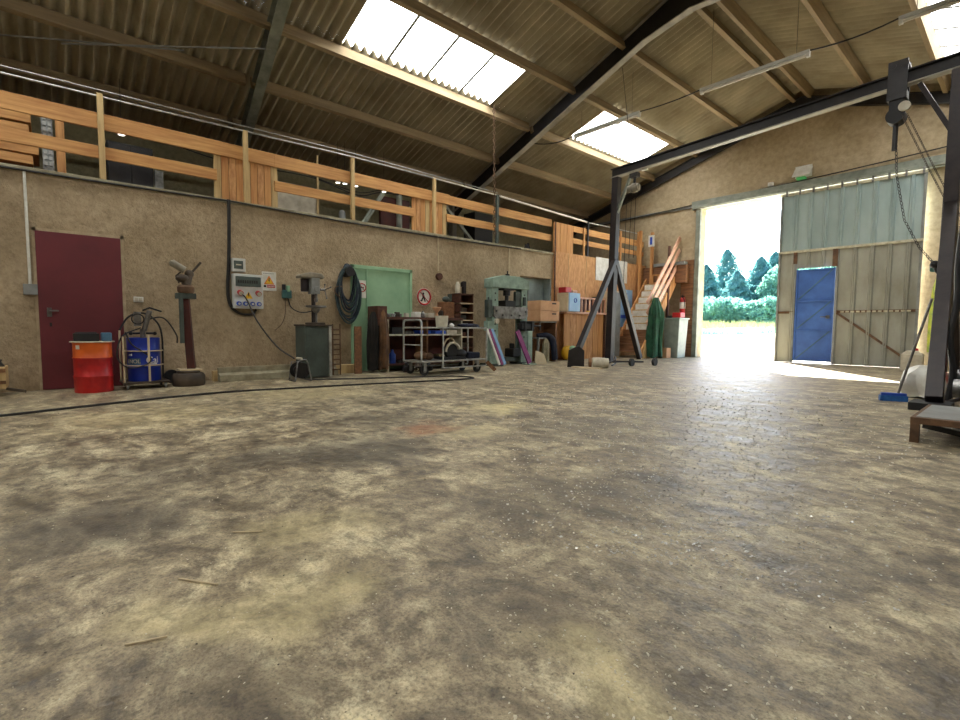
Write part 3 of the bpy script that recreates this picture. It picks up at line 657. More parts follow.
def band(a0, a1, z0, z1, m, nm, r=.1965):
    mb = MB(); n = 10; vs = [(bx_+r*math.cos(a0+(a1-a0)*i/n), by_+r*math.sin(a0+(a1-a0)*i/n), z) for i in range(n+1) for z in (z0, z1)]
    mb.add(vs, [(2*i, 2*i+2, 2*i+3, 2*i+1) for i in range(n)]); mb.build(nm, m, bd)
band(-1.25, -.32, .33, .42, 'dusk_blue', 'label_band'); wrap('ENOL', .075, -.8, .375, 'offwhite', 'label_lettering')
wrap('Cal', .13, .42, .39, 'white', 'logo_lettering'); band(.2, .75, .33, .345, 'white', 'logo_underline'); wrap('mi', .06, -1.0, .47, 'white', 'small_lettering')
pu = MB().cyl((bx_,by_,.69), (bx_,by_,.82), .035).cyl((bx_+.03,by_+.01,.8), (bx_+.06,by_+.08,1.08), .032).box(bx_-.02,bx_+.05,by_-.1,by_-.02,.86,1.06).build('hand_pump', 'steel', bd)
MB().tube([(bx_+.05,by_+.0,1.08),(bx_+.07,by_+.08,1.12),(bx_+.07,by_+.22,1.07)], .012).ring((bx_+.06,by_-.06,.96), .07, .008, (1,0,0)).build('pump_lever', 'black', pu)
MB().cyl((bx_-.12,by_-.12,.76), (bx_-.1,by_+.14,.76), .014).ball((bx_,by_+.14,.76), .025).ball((bx_,by_-.14,.76), .025).build('valve_handle', 'black', pu)
MB().tube(spline([(bx_+.05,by_-.03,.84), (bx_+.12,by_-.25,.72), (bx_+.2,by_-.32,.45), (bx_+.24,by_-.2,.3), (bx_+.25,by_,.34), (bx_+.24,by_+.05,.42), (bx_+.22,by_-.02,.5), (bx_+.21,by_-.16,.62), (bx_+.2,by_-.22,.78)]), .01, 6).tube(spline([(bx_,by_+.03,.95), (bx_,by_+.25,.98), (bx_,by_+.4,.75), (bx_-.05,by_+.42,.62)]), .01, 6).build('hose', 'cable', pu)
# ---- pedestal with grinder on a heavy wheel
gx, gy = -8.15, 1.5
g = thing('pedestal_grinder', 'rusty pedestal tool stand rising from a stack of heavy iron discs', 'machine stand', (gx, gy, 0))
MB().lathe((gx,gy,0), [(.2,0),(.21,.02),(.21,.15),(.19,.18),(.15,.185),(.15,.21),(.11,.22)], 32).build('base_disc', 'oil_dark', g)
MB().box(gx-.14,gx+.1,gy-.13,gy+.16,.22,.245).build('base_plate', 'beige', g, smooth=False, bevel=.004)
MB().bar((gx,gy+.04,.24), (gx-.02,gy-.01,1.3), .1, .1).build('column', 'wood_red', g, smooth=False, bevel=.006)
MB().box(gx+.02,gx+.07,gy-.1,gy-.05,.62,1.34).box(gx-.06,gx+.06,gy-.13,gy+.12,1.26,1.34).build('guide_bar', 'dark_green', g, smooth=False, bevel=.004)
MB().lathe((gx,gy,1.34), [(.09,0),(.11,.03),(.11,.09),(.08,.12)], 20).build('turntable', 'rust', g)
h = MB().cyl((gx,gy-.17,1.77), (gx+.02,gy-.01,1.67), .05).cyl((gx,gy-.185,1.78), (gx,gy-.17,1.77), .03).build('motor', 'machine_grey', g)
MB().cyl((gx+.02,gy+.0,1.46), (gx+.0,gy+.06,1.64), .06,.045).ball((gx,gy+.05,1.62), .06).ball((gx+.02,gy-.04,1.55), (.07,.09,.06)).tube([(gx,gy+.06,1.62),(gx+.02,gy+.2,1.8)], .016).tube([(gx,gy-.08,1.48),(gx,gy-.12,1.58),(gx,gy-.02,1.68)], .01).build('head', 'oil_dark', g)
MB().cyl((gx-.3,gy-.17,.12),(gx-.25,gy-.17,.12),.1).build('wheel', 'black', g)
# ---- concrete beam along the wall
o = MB().prism([(0,0),(.14,0),(.14,.1),(.05,.13),(.05,.22),(0,.22)], (0,1.95,0), (-8.45,1.95,0)).build('concrete_beam', 'concrete_beam', smooth=False, bevel=.006)
tag(o, 'long pale concrete beam lying at the foot of the wall', 'beam')
o = MB().box(-8.6,-8.46,1.9,4.4,0,.16).build('timber_batten', 'plank_pale', smooth=False, bevel=.005); tag(o, 'pale batten on the floor against the wall behind the steel cabinet', 'batten')
# ---- cable reel
cr = thing('cable_reel', 'black cable reel in a chrome stand left of the steel cabinet', 'cable reel', (-7.72, 2.98, 0))
MB().cyl((-7.84,2.98,.17), (-7.66,2.98,.17), .075, n=24).build('drum', 'black', cr)
for x in (-7.84,-7.66): MB().cyl((x,2.98,.17), (x+.012,2.98,.17), .125, n=28).build('flange', 'blackcloth', cr)
MB().tube([(-7.62,2.86,.012),(-7.62,2.9,.3),(-7.62,2.94,.34),(-7.62,3.04,.34),(-7.62,3.06,.3),(-7.62,3.12,.012)], .012).tube([(-7.88,2.86,.012),(-7.88,2.9,.3),(-7.88,3.06,.3),(-7.88,3.12,.012)], .012).tube([(-7.88,2.86,.012),(-7.62,2.86,.012)], .012).tube([(-7.88,3.12,.012),(-7.62,3.12,.012)], .012).build('stand', 'steel', cr)
MB().cyl((-7.84,2.98,.36), (-7.66,2.98,.36), .02).build('grip', 'offwhite', cr)
# ---- cabinet and pillar drill
cb = thing('steel_cabinet', 'dark green steel cabinet under the pillar drill', 'cabinet', (-8.1, 3.4, 0))
MB().box(-8.35,-7.93,3.15,3.6,.02,.88).build('body', 'dark_green', cb, smooth=False, bevel=.006)
MB().box(-7.93,-7.915,3.17,3.55,.05,.84).build('door', 'dark_green', cb, smooth=False, bevel=.004)
MB().box(-7.93,-7.905,3.555,3.6,.02,.88).build('edge_strip', 'tube_steel', cb, smooth=False)
MB().box(-8.37,-7.9,3.13,3.62,.88,.905).build('top', 'oil_dark', cb, smooth=False, bevel=.004)
dx, dy = -8.12, 3.4
dp = thing('pillar_drill', 'grey bench pillar drill standing on the green steel cabinet', 'drill', (dx, dy, .905))
MB().box(dx-.13,dx+.15,dy-.12,dy+.12,.905,.94).build('base', 'oil_dark', dp, smooth=False, bevel=.008)
MB().cyl((dx-.05,dy,.93), (dx-.05,dy,1.72), .035, n=20).build('column', 'steel_post', dp)
MB().cyl((dx+.03,dy+.02,.93),(dx+.03,dy+.02,1.15),.012).build('table_rack', 'steel', dp)
MB().lathe((dx+.06,dy,1.2), [(.03,-.1),(.06,-.06),(.07,-.02),(.17,0),(.17,.025)], 24).build('work_table', 'steel', dp)
MB().box(dx-.06,dx+.1,dy-.09,dy+.06,1.42,1.69).cyl((dx+.1,dy,1.5),(dx+.12,dy,1.5),.05).build('head', 'grey_paint', dp, smooth=False, bevel=.015)
MB().prism([(-.26,0),(.15,0),(.17,.04),(.12,.09),(-.08,.1),(-.25,.05)], (.22,0,0), (dx-.12,dy-.02,1.68), YU, ZU).build('belt_guard', 'machine_grey', dp, smooth=False, bevel=.02)
MB().cyl((dx-.04,dy-.15,1.46), (dx-.04,dy-.15,1.67), .065).build('motor', 'steel_post', dp)
MB().cyl((dx+.07,dy,1.28), (dx+.07,dy,1.42), .022).cyl((dx+.07,dy,1.3), (dx+.07,dy,1.35), .03).build('spindle', 'steel', dp)
mb = MB()
for k in range(3):
    a = k*2*PI/3+.3; c = Vector((dx+.05, dy+.16, 1.5)); q = c+Vector((.14*math.cos(a), .05, .14*math.sin(a))); mb.cyl(c, q, .008, n=8); mb.ball(q, .018, 8, 5)
mb.cyl((dx+.05,dy+.08,1.5), (dx+.05,dy+.17,1.5), .02); mb.build('feed_lever', 'steel', dp)
# red-brown wire rack standing behind cabinet
o = MB()
for i in range(9): o.cyl((-8.3,3.66,.1+i*.09), (-8.3,3.94,.1+i*.09), .012, n=6)
for y in (3.66,3.8,3.94): o.cyl((-8.3,y,0), (-8.3,y,.92), .012, n=6)
tag(o.build('wire_rack', 'rust'), 'rust-brown mesh rack between the green cabinet and green door', 'rack')
o = MB().box(-8.28,-8.24,4.2,4.34,0,.88).add([], []).build('upright_plank', 'wood_step', smooth=False, bevel=.004); tag(o, 'short brown plank standing in front of the green door', 'plank')
# hose coil hanging on the wall by the green door
hc = thing('air_hose', 'big coil of blue-green hose hanging left of the green door', 'hose', (WX+.1, 4.25, 1.2))
mb = MB(); mg = MB()
for i in range(9):
    hw = .13+.015*i+R.uniform(-.01,.01); zt = 2.05-.015*i; zb = 1.36-.055*i+R.uniform(-.02,.02); x = WX+.08+.016*(i % 5)+.01
    cy = 4.25+R.uniform(-.015,.03); pts = []
    for k in range(28):
        a = 2*PI*k/28; s = math.sin(a); pts.append((x+.02*math.sin(3*a+i), cy+hw*math.cos(a)*(1.0 if s > 0 else .95), (zt+zb)/2+(zt-zb)/2*(s if abs(s) > .0 else s)))
    (mb if i % 3 else mg).tube(pts, .017, 6, closed=True)
mb.build('hose_loop', 'hose', hc); mg.build('hose_loop', 'navy', hc)
MB().cyl((WX,4.25,1.9), (WX+.22,4.25,1.9), .09, n=20).build('hanger', 'black', hc)
mb = MB().tube(spline([(WX+.15,4.1,1.62),(WX+.16,3.98,1.6),(WX+.16,3.97,1.5),(WX+.16,4.08,1.4)]), .01, 6); mb.build('hose_end', 'rust', hc)
# no smoking sign on the green door
def prohib(cy, cz, r, square, label, fig):
    s = thing('prohibition_sign', label, 'sign', (WX+.04, cy, cz)); x = WX+.042 if square else WX+.002
    if square: MB().box(x, x+.004, cy-.1, cy+.1, cz-.17, cz+.17).build('plate', 'white', s, smooth=False)
    else: MB().cyl((x,cy,cz), (x+.004,cy,cz), r, n=32).build('plate', 'white', s)
    MB().ring((x+.006,cy,cz+(.03 if square else 0)), r*.86, r*.1, (1,0,0), 32).build('red_ring', 'red', s)
    z = cz+(.03 if square else 0); k = r*.6
    MB().bar((x+.01,cy-k,z+k), (x+.01,cy+k,z-k), .006, r*.16, (1,0,0)).build('slash', 'red', s, smooth=False)
    fig(x+.005, cy, z, s)
    return s
def cig(x, y, z, s): MB().box(x, x+.002, y-.05, y+.04, z-.008, z+.01).build('cigarette', 'black', s, smooth=False)
def man(x, y, z, s):
    MB().cyl((x,y-.02,z+.07), (x+.002,y-.02,z+.07), .025).prism([(-.05,.04),(.0,.045),(.02,-.01),(.04,-.1),(.01,-.1),(-.02,-.03),(-.06,-.1),(-.09,-.09),(-.045,-.01)], (.002,0,0), (x,y,z), YU, ZU).box(x,x+.002,y-.1,y-.04,z-.09,z-.07).build('figure', 'black', s, smooth=False)
prohib(4.575, 1.6, .09, True, 'square no smoking sign on the green door', cig)
prohib(6.06, 1.52, .19, False, 'round red-ringed prohibition sign above the workbench', man)

# ---- workbench with shelves along the wall
wb = thing('workbench', 'long brown open-fronted workbench cluttered on top against the wall', 'workbench', (-8.4, 5.9, 0))
MB().box(-8.618,-8.18,4.85,6.72,1.02,1.07).build('top', 'wood_dark', wb, smooth=False, bevel=.004)
MB().box(-8.618,-8.2,4.88,6.72,.7,.73).build('shelf', 'rail_cream', wb, smooth=False, bevel=.004)
MB().box(-8.618,-8.2,4.88,6.72,.12,.15).build('bottom_shelf', 'wood_dark', wb, smooth=False)
MB().box(-8.632,-8.618,4.86,6.72,.1,1.02).build('back_panel', 'wood_red', wb, smooth=False)
for y, m in ((4.86,'rail_cream'), (5.78,'plank_pale'), (6.69,'rail_cream')): MB().box(-8.615,-8.2,y,y+.035,0,1.02).build('upright', m if y != 5.78 else 'wood_step', wb, smooth=False)
tw = thing('pigeonhole_shelf', 'narrow dark pigeonhole shelf standing right of the workbench', 'shelf', (-8.4, 6.95, 0))
MB().box(-8.68,-8.66,6.74,7.12,0,1.62).box(-8.66,-8.3,6.74,6.76,0,1.62).box(-8.66,-8.3,7.1,7.12,0,1.62).build('carcass', 'wood_dark', tw, smooth=False)
for z in (.15,.42,.66,.86,1.03,1.2,1.4,1.6):
    MB().box(-8.66,-8.29,6.74,7.12,z-.012,z+.012).build('shelf', 'beige' if .5 < z < 1.5 else 'wood_dark', tw, smooth=False)
R2 = random.Random(3)
i = 0
pos = ['lowest compartment','second compartment','middle compartment','fourth compartment','fifth compartment','uppermost compartment']
for z in (.16,.43,.67,.87,1.04,1.21):
    o = MB().box(-8.6,-8.36,6.79+R2.uniform(0,.03),6.95+R2.uniform(0,.08),z+.003,z+.1).build('parts_box', ['black','oil_dark','wood_dark','grey_paint'][i % 4], smooth=False, bevel=.006)
    tag(o, 'small dark parts box in the %s of the pigeonhole shelf' % pos[i], 'box', 'parts boxes in the pigeonhole shelf'); i += 1
# things on pigeonhole shelf
o = MB().lathe((-8.5,6.83,1.612), [(.05,0),(.055,.02),(.055,.2),(.03,.25),(.03,.27)], 16).build('oil_can', 'offwhite'); tag(o, 'pale canister standing on the pigeonhole shelf', 'canister')
o = MB().box(-8.53,-8.45,6.96,7.04,1.612,1.9).box(-8.53,-8.45,6.93,6.98,1.78,1.88).build('clamp_block', 'steel_post', smooth=False, bevel=.008); tag(o, 'tall dark tool standing on the pigeonhole shelf', 'tool')
o = MB().ball((-8.45,6.6,1.43), (.09,.1,.07)).build('rag_bundle', 'blackcloth'); 
bpy.data.objects.remove(o)
# machine carcass behind bench right: orange-brown wooden box on the bench
o = MB().box(-8.68,-8.45,6.4,6.7,1.07,1.42).build('wooden_box', 'wood_step', smooth=False, bevel=.006); tag(o, 'orange-brown wooden box at the right end of the workbench', 'box')
o = MB().ball((-8.56,6.55,1.485), (.06,.1,.065), 12, 7).box(-8.6,-8.52,6.62,6.68,1.44,1.6).build('hand_tool', 'dark_green'); tag(o, 'dark green tool resting on the orange-brown wooden box', 'tool')
# clutter on bench top
def clutter(n, y0, y1, x0, x1, z, zmax, names, where, grp, seed):
    r = random.Random(seed)
    for i in range(n):
        y = y0+(y1-y0)*(i+.5)/n; x = r.uniform(x0, x1); w = (y1-y0)/n*.42
        nm, m, shp, lab = names[i % len(names)]; h = r.uniform(.05, zmax); mb = MB()
        if shp == 'box': mb.box(x-w*.9, x+w*.9, y-w, y+w, z+.002, z+.002+h)
        elif shp == 'can': mb.lathe((x,y,z+.002), [(w*.8,0),(w*.85,.01),(w*.85,h*.95),(w*.8,h),(w*.7,h),(w*.7,h-.01)], 16)
        elif shp == 'bottle': mb.lathe((x,y,z+.002), [(w*.6,0),(w*.65,.01),(w*.65,h*1.2),(w*.25,h*1.6),(w*.25,h*1.9)], 14)
        elif shp == 'part':
            mb.cyl((x-w*.6,y,z+.03), (x+w*.6,y+w*.5,z+.03), .028, n=10); mb.box(x-w*.4,x+w*.4,y-w*.7,y+w*.2,z+.002,z+.05); mb.ring((x,y+w*.2,z+.055), .04, .012, ZU, 14, 6)
        tag(mb.build(nm, m, smooth=shp != 'box', bevel=.006 if shp == 'box' else 0), lab+' '+where[i % len(where)], nm.replace('_', ' ').split()[-1], grp)
TN = [('metal_part','steel','part','silver machine part'), ('metal_part','galv','part','shiny ring-shaped machine part'), ('parts_box','oil_dark','box','small oily box'), ('metal_part','steel','part','loose steel fitting'), ('paper_roll','offwhite','box','cream carton')]
clutter(5, 4.92, 5.42, -8.42, -8.32, 1.07, .1, TN, ['lying at the extreme left end of the bench top', 'lying second from the left end of the bench top', 'on the bench top between silver parts', 'on the bench top just before the white cartons','on the bench top, leftmost of its white cartons'], 'clutter on the workbench top', 5)
TN = [('white_carton','white','box','white carton'), ('spray_can','steel','bottle','silver spray can'), ('white_carton','offwhite','box','cream carton')]
clutter(3, 5.5, 6.05, -8.36, -8.3, 1.07, .12, TN, ['left of the spray can on the bench top', 'standing between two cartons on the bench top', 'right of the spray can on the bench top'], 'clutter on the workbench top', 6)
o = MB().lathe((-8.45,6.22,1.072), [(.03,0),(.04,.02),(.02,.1),(.09,.2),(.1,.22),(.09,.23)], 18).build('funnel', 'cardboard'); tag(o, 'pale orange funnel standing on the workbench', 'funnel')
o = MB().lathe((-8.5,6.35,1.072), [(.05,0),(.06,.01),(.06,.15),(.05,.16)], 18).build('paint_tin', 'oil_dark'); tag(o, 'dark tin in front of the orange-brown wooden box on the bench', 'tin')
TN = [('tool_case','black','box','black case'), ('metal_part','steel','part','steel fitting'), ('blue_tray','blue','box','flat blue tray'), ('blue_crate','blue','box','blue crate'), ('paper_pack','offwhite','box','pale packet')]
clutter(5, 5.0, 6.65, -8.45, -8.35, .73, .14, TN, ['on the left of the bench middle shelf', 'near the centre of the bench middle shelf', 'in the middle of the bench shelf behind the cart', 'right part of the bench middle shelf', 'at the right end of the bench middle shelf'], 'things on the middle shelf of the bench', 8)
TN = [('oil_jug','blue','bottle','blue jug'), ('engine_part','steel','part','silver engine part'), ('engine_part','black','part','black engine part'), ('parts_box','oil_dark','box','oily box'), ('engine_part','oil_dark','part','brown engine part'), ('cloth_bundle','beige','box','beige bundle'), ('parts_box','wood_step','box','brown box')]
clutter(7, 4.95, 6.65, -8.42, -8.32, .15, .3, TN, ['at the left end of the lowest bench shelf', 'second from left on the lowest bench shelf', 'third from left on the lowest bench shelf', 'mid-way along the lowest bench shelf', 'on the lowest bench shelf behind the cart handle', 'on the lowest bench shelf behind the cart','at the right end of the lowest bench shelf'], 'things on the lowest shelf of the bench', 9)
for i, (x, y, m, l) in enumerate(((-8.02,5.2,'black','black motor part on the floor at the left foot of the bench'), (-7.98,5.42,'oil_dark','oily iron lump on the floor before the bench'), (-8.0,5.66,'black','dark wheel hub on the floor left of the cart'))):
    o = MB().lathe((x,y,0), [(.09,0),(.1,.02),(.1,.1),(.06,.12),(.05,.17),(.03,.18)], 18).cyl((x,y-.08,.06), (x+.1,y-.12,.06), .035).build('motor_part', m); tag(o, l, 'motor part')
o = MB().cyl((-7.95,5.28,.05), (-7.92,5.5,.05), .045).build('white_tube', 'offwhite'); tag(o, 'short white tube lying on the floor before the bench', 'tube')
# coats hanging at the left end of the bench
def cloth(cx, cy, w, z0, z1, d, seed, k=5, ang=0, flare=1.0):
    r = random.Random(seed); mb = MB(); nu, nv = 28, 14; vs = []
    ph = [r.uniform(0, 6) for _ in range(4)]
    for j in range(nv+1):
        v = j/nv; z = z1+(z0-z1)*v; ww = w*(.3+.7*min(1, v*5)**.6)*(1+(flare-1)*v)
        for i in range(nu):
            a = 2*PI*i/nu; rr = 1+.24*math.sin(k*a+ph[0]+v*1.5)*min(1, v*2)+.12*math.sin((2*k+1)*a+ph[1]+v*2)+.1*math.sin(7*v+ph[3])*math.cos(a+ph[2])
            dx_, dy_ = d*rr*math.cos(a)*(.35+.65*min(1, v*4)), ww/2*rr*math.sin(a)
            vs.append((cx+dx_*math.cos(ang)-dy_*math.sin(ang), cy+dx_*math.sin(ang)+dy_*math.cos(ang), z+.03*math.sin(3*a+ph[2])*v))
    fs = [(j*nu+i, j*nu+(i+1) % nu, (j+1)*nu+(i+1) % nu, (j+1)*nu+i) for j in range(nv) for i in range(nu)]+[tuple(range(nu)), tuple(nv*nu+i for i in range(nu))[::-1]]
    return mb.add(vs, fs)
o = cloth(-8.3, 4.62, .2, .06, 1.16, .1, 2).build('work_coat', 'blackcloth'); tag(o, 'long black coat hanging at the left end of the workbench', 'coat')
o = cloth(-8.22, 4.78, .16, .08, 1.2, .09, 4).build('leather_apron', 'brownleather'); tag(o, 'brown leather apron hanging beside the black coat', 'apron')
hk = MB().box(-8.6,-8.2,4.66,4.86,.9,1.27).build('coat_board', 'wood_dark', smooth=False, bevel=.005); tag(hk, 'brown board above the hanging coat and apron', 'board')

# ---- platform cart
ct = thing('workshop_cart', 'two-deck tubular steel cart in front of the workbench', 'cart', (-7.4, 5.4, 0))
c0, c1, b0, b1 = -7.75, -7.17, 4.92, 6.5
MB().box(c0,c1,b0,b1,.235,.262).build('lower_deck', 'tube_steel', ct, smooth=False, bevel=.004)
MB().box(c0,c1,b0+.02,b1,.85,.878).build('upper_deck', 'tube_steel', ct, smooth=False, bevel=.004)
for x in (c0, c1):
    MB().tube([(x,b1,.14),(x,b1,.86)], .016).build('corner_post', 'tube_steel', ct)
    if x == c1: MB().tube([(x,b0+.5,.14),(x,b0+.5,.86)], .016).build('corner_post', 'tube_steel', ct)
MB().tube([(c1,b0+.5,.23),(c1,b0+.48,.13),(c1,b0+.56,.12),(c1,b1-.02,.12),(c1,b1,.15)], .016).tube([(c0,b0+.5,.12),(c0,b1,.12)], .014).build('bumper_rail', 'tube_steel', ct)
MB().tube(spline([(c1,b0+.02,.25),(c1,b0+.02,.9),(c1-.03,b0+.02,.98),(c1-.08,b0+.02,1.0),(c0+.08,b0+.02,1.0),(c0+.03,b0+.02,.98),(c0,b0+.02,.9),(c0,b0+.02,.25)], 5), .017).tube([(c0,b0+.02,.86),(c1,b0+.02,.86)], .013).tube([(c0,b0+.02,.55),(c1,b0+.02,.55)], .012).build('push_handle', 'tube_steel', ct)
for x in (c0+.06, c1-.06):
    for y in (b0+.12, b1-.2):
        w = MB().cyl((x-.02,y,.085), (x+.02,y,.085), .085, n=24).build('wheel', 'black', ct)
        MB().cyl((x-.023,y,.085), (x+.023,y,.085), .035, n=16).build('hub', 'steel', w)
        MB().box(x-.03,x+.03,y-.02,y+.02,.09,.1).box(x-.034,x-.026,y-.03,y+.03,.08,.235).box(x+.026,x+.034,y-.03,y+.03,.08,.235).build('fork', 'galv', ct, smooth=False)
o = MB().bar((-7.1,6.45,.2), (-7.02,6.6,.03), .04, .07).build('wheel_chock', 'wood_step', smooth=False); tag(o, 'small wooden wedge propped at the right end of the cart', 'wedge')
o = MB().lathe((-7.45,5.6,.88), [(.1,0),(.11,.01),(.125,.2),(.13,.21),(.12,.21),(.11,.15)], 24).build('plastic_bucket', 'offwhite'); tag(o, 'cream plastic bucket on the upper deck of the cart', 'bucket')
o = cloth(-7.42, 6.25, .42, .88, .95, .14, 8, 4).build('dark_rag', 'navy'); tag(o, 'dark navy cloth spread on the upper deck of the cart', 'cloth')
o = MB().lathe((-7.38,5.78,.88), [(.05,0),(.055,.03),(.03,.06),(.01,.07)], 14).build('small_funnel', 'white'); tag(o, 'small white cap right of the cream bucket on the cart', 'cap')
t = thing('chop_saw', 'black power saw with pale curved guard on the lower deck of the cart', 'saw', (-7.4, 5.75, .262))
MB().box(-7.6,-7.25,5.52,6.05,.265,.31).build('base', 'black', t, smooth=False, bevel=.01)
MB().cyl((-7.45,5.78,.42), (-7.36,5.78,.42), .14, n=28).ball((-7.42,6.02,.36), (.1,.16,.09)).build('body', 'black', t)
pts = [(-7.33, 5.78+.17*math.cos(a), .41+.17*math.sin(a)) for a in [PI*k/12 for k in range(1, 13)]]
MB().tube(pts, .022, 8).build('blade_guard', 'offwhite', t)
MB().tube(spline([(-7.42,5.62,.52),(-7.42,5.7,.64),(-7.42,5.82,.66),(-7.42,5.9,.56)]), .016).build('handle', 'beige', t)
o = MB().ball((-7.5,5.15,.345), (.11,.14,.085)).ball((-7.45,5.3,.33), (.08,.1,.07)).build('cloth_bundle', 'brownleather'); tag(o, 'brown bundle on the lower deck behind the cart handle', 'bundle')
o = MB().box(-7.68,-7.3,6.15,6.45,.265,.38).build('dark_case', 'navy', smooth=False, bevel=.02); tag(o, 'dark case at the right end of the lower cart deck', 'case')

# ---- hydraulic press
px0, py0, py1 = -8.2, 7.5, 8.66
hp = thing('hydraulic_press', 'tall grey-green hydraulic workshop press by the recess', 'press', (px0, (py0+py1)/2, 0))
cy = (py0+py1)/2
for y in (py0, py1-.2):
    for x in (px0-.13, px0+.09):
        pass
    MB().box(px0-.1,px0-.06,y,y+.2,.04,1.9).box(px0+.06,px0+.1,y,y+.2,.04,1.9).box(px0-.06,px0+.06,y if y == py0 else y+.17,(y if y == py0 else y+.17)+.03,.04,1.9).build('column', 'press_green', hp, smooth=False, bevel=.004)
MB().prism([(py0-.02,1.78),(py1+.02,1.78),(py1+.02,1.98),(cy+.25,2.07),(cy-.25,2.07),(py0-.02,1.98)], (.3,0,0), (px0-.15,0,0), YU, ZU).build('head_beam', 'press_green', hp, smooth=False, bevel=.006)
MB().box(px0-.25,px0+.25,py0-.04,py0+.24,0,.05).box(px0-.25,px0+.25,py1-.24,py1+.04,0,.05).box(px0-.04,px0+.04,py0,py1,.08,.18).build('foot', 'dark_green', hp, smooth=False, bevel=.004)
MB().prism([(py0+.02,1.14),(py0+.1,1.08),(py1-.1,1.08),(py1-.02,1.14),(py1-.02,1.36),(py0+.02,1.36)], (.04,0,0), (px0+.1,0,0), YU, ZU).prism([(py0+.02,1.14),(py1-.02,1.14),(py1-.02,1.36),(py0+.02,1.36)], (.04,0,0), (px0-.14,0,0), YU, ZU).build('bed_beam', 'steel', hp, smooth=False, bevel=.004)
mb = MB()
for y in (py0+.1, py0+.3, cy, py1-.3, py1-.1): mb.cyl((px0+.14,y,1.25 if y in (py0+.1,py1-.1) else 1.16), (px0+.155,y,1.25 if y in (py0+.1,py1-.1) else 1.16), .022, n=12)
for z in (.35,.5,.65,.8,.95,1.5,1.65):
    for y in (py0+.1, py1-.1): mb.cyl((px0+.1,y,z), (px0+.106,y,z), .02, n=10)
mb.build('bolt', 'steel_dark', hp)
MB().cyl((px0,cy-.02,1.62), (px0,cy-.02,1.8), .085).cyl((px0,cy-.02,1.5), (px0,cy-.02,1.62), .045).box(px0-.1,px0+.1,cy-.2,cy+.12,1.74,1.79).build('ram', 'steel_dark', hp)
MB().box(px0-.13,px0+.13,cy-.18,cy+.15,1.36,1.5).build('press_block', 'black', hp, smooth=False, bevel=.008)
MB().cyl((px0,cy,2.07), (px0,cy,2.12), .05).cyl((px0,cy,2.12), (px0,cy,2.19), .015).build('top_fitting', 'steel_dark', hp)
MB().box(px0+.02,px0+.1,py1-.4,py1-.22,1.38,1.72).cyl((px0+.12,py1-.12,1.4),(px0+.12,py1-.12,1.6),.045).build('pump_unit', 'dark_green', hp, smooth=False, bevel=.01)
MB().box(px0-.02,px0+.12,py0-.12,py0-.0,1.1,1.5).cyl((px0+.05,py0-.06,1.5),(px0+.05,py0-.06,1.56),.02).build('pump_box', 'dark_green', hp, smooth=False, bevel=.008)
MB().cyl((px0+.16,py0+.08,1.02), (px0+.2,py0+.08,1.02), .06, n=20).build('gauge', 'offwhite', hp)
MB().box(px0-.02,px0+.14,py0-.14,py0+.04,.8,1.02).build('valve_block', 'press_green', hp, smooth=False, bevel=.008)
# bench vice on a small post in front of the press, right
vc = thing('bench_vice', 'black vice clamped on the right column of the press', 'vice', (px0+.25, 8.55, .8))
MB().box(px0+.12,px0+.28,8.3,8.72,.84,.97).box(px0+.1,px0+.3,8.38,8.44,.8,1.03).box(px0+.1,px0+.3,8.62,8.7,.8,1.03).cyl((px0+.2,8.7,.92),(px0+.2,9.05,.92),.022).build('jaw', 'black', vc, bevel=.006, smooth=False)
MB().cyl((px0+.2,9.02,.82),(px0+.2,9.02,1.02),.01).build('screw_handle', 'steel', vc)
bd_ = thing('vice_bracket', 'short green bracket under the vice', 'bracket', (px0+.2, 8.55, 0))
bpy.data.objects.remove(bd_)
o = MB().box(px0+.3,px0+.34,8.45,8.6,.0,.8).box(px0+.2,px0+.44,8.4,8.65,0,.03).build('vice_stand', 'press_green', smooth=False, bevel=.004); tag(o, 'slim green stand in front of the right press column', 'stand')
o = MB().box(px0-.2,px0+.1,8.2,8.45,.18,.38).cyl((px0-.05,8.3,.38),(px0-.05,8.3,.5),.06).build('pump_motor', 'black', smooth=False, bevel=.02); tag(o, 'black pump standing low between the press columns', 'pump')
# pale torn posters behind the press on the wall
for i, (y, z, w, h) in enumerate(((8.05,.95,.2,.36), (8.2,.45,.14,.2), (8.22,1.2,.12,.12))):
    o = MB().prism([(-w/2,-h/2),(w/2,-h*.42),(w*.42,h*.3),(w*.1,h/2),(-w/2,h*.36)], (.004,0,0), (WX+.002,y,z), YU, ZU).build('torn_paper', 'white', smooth=False)
    tag(o, ['large torn white paper on the wall behind the press', 'lower torn white paper on the wall behind the press', 'small torn white paper just under the press bed'][i], 'paper')
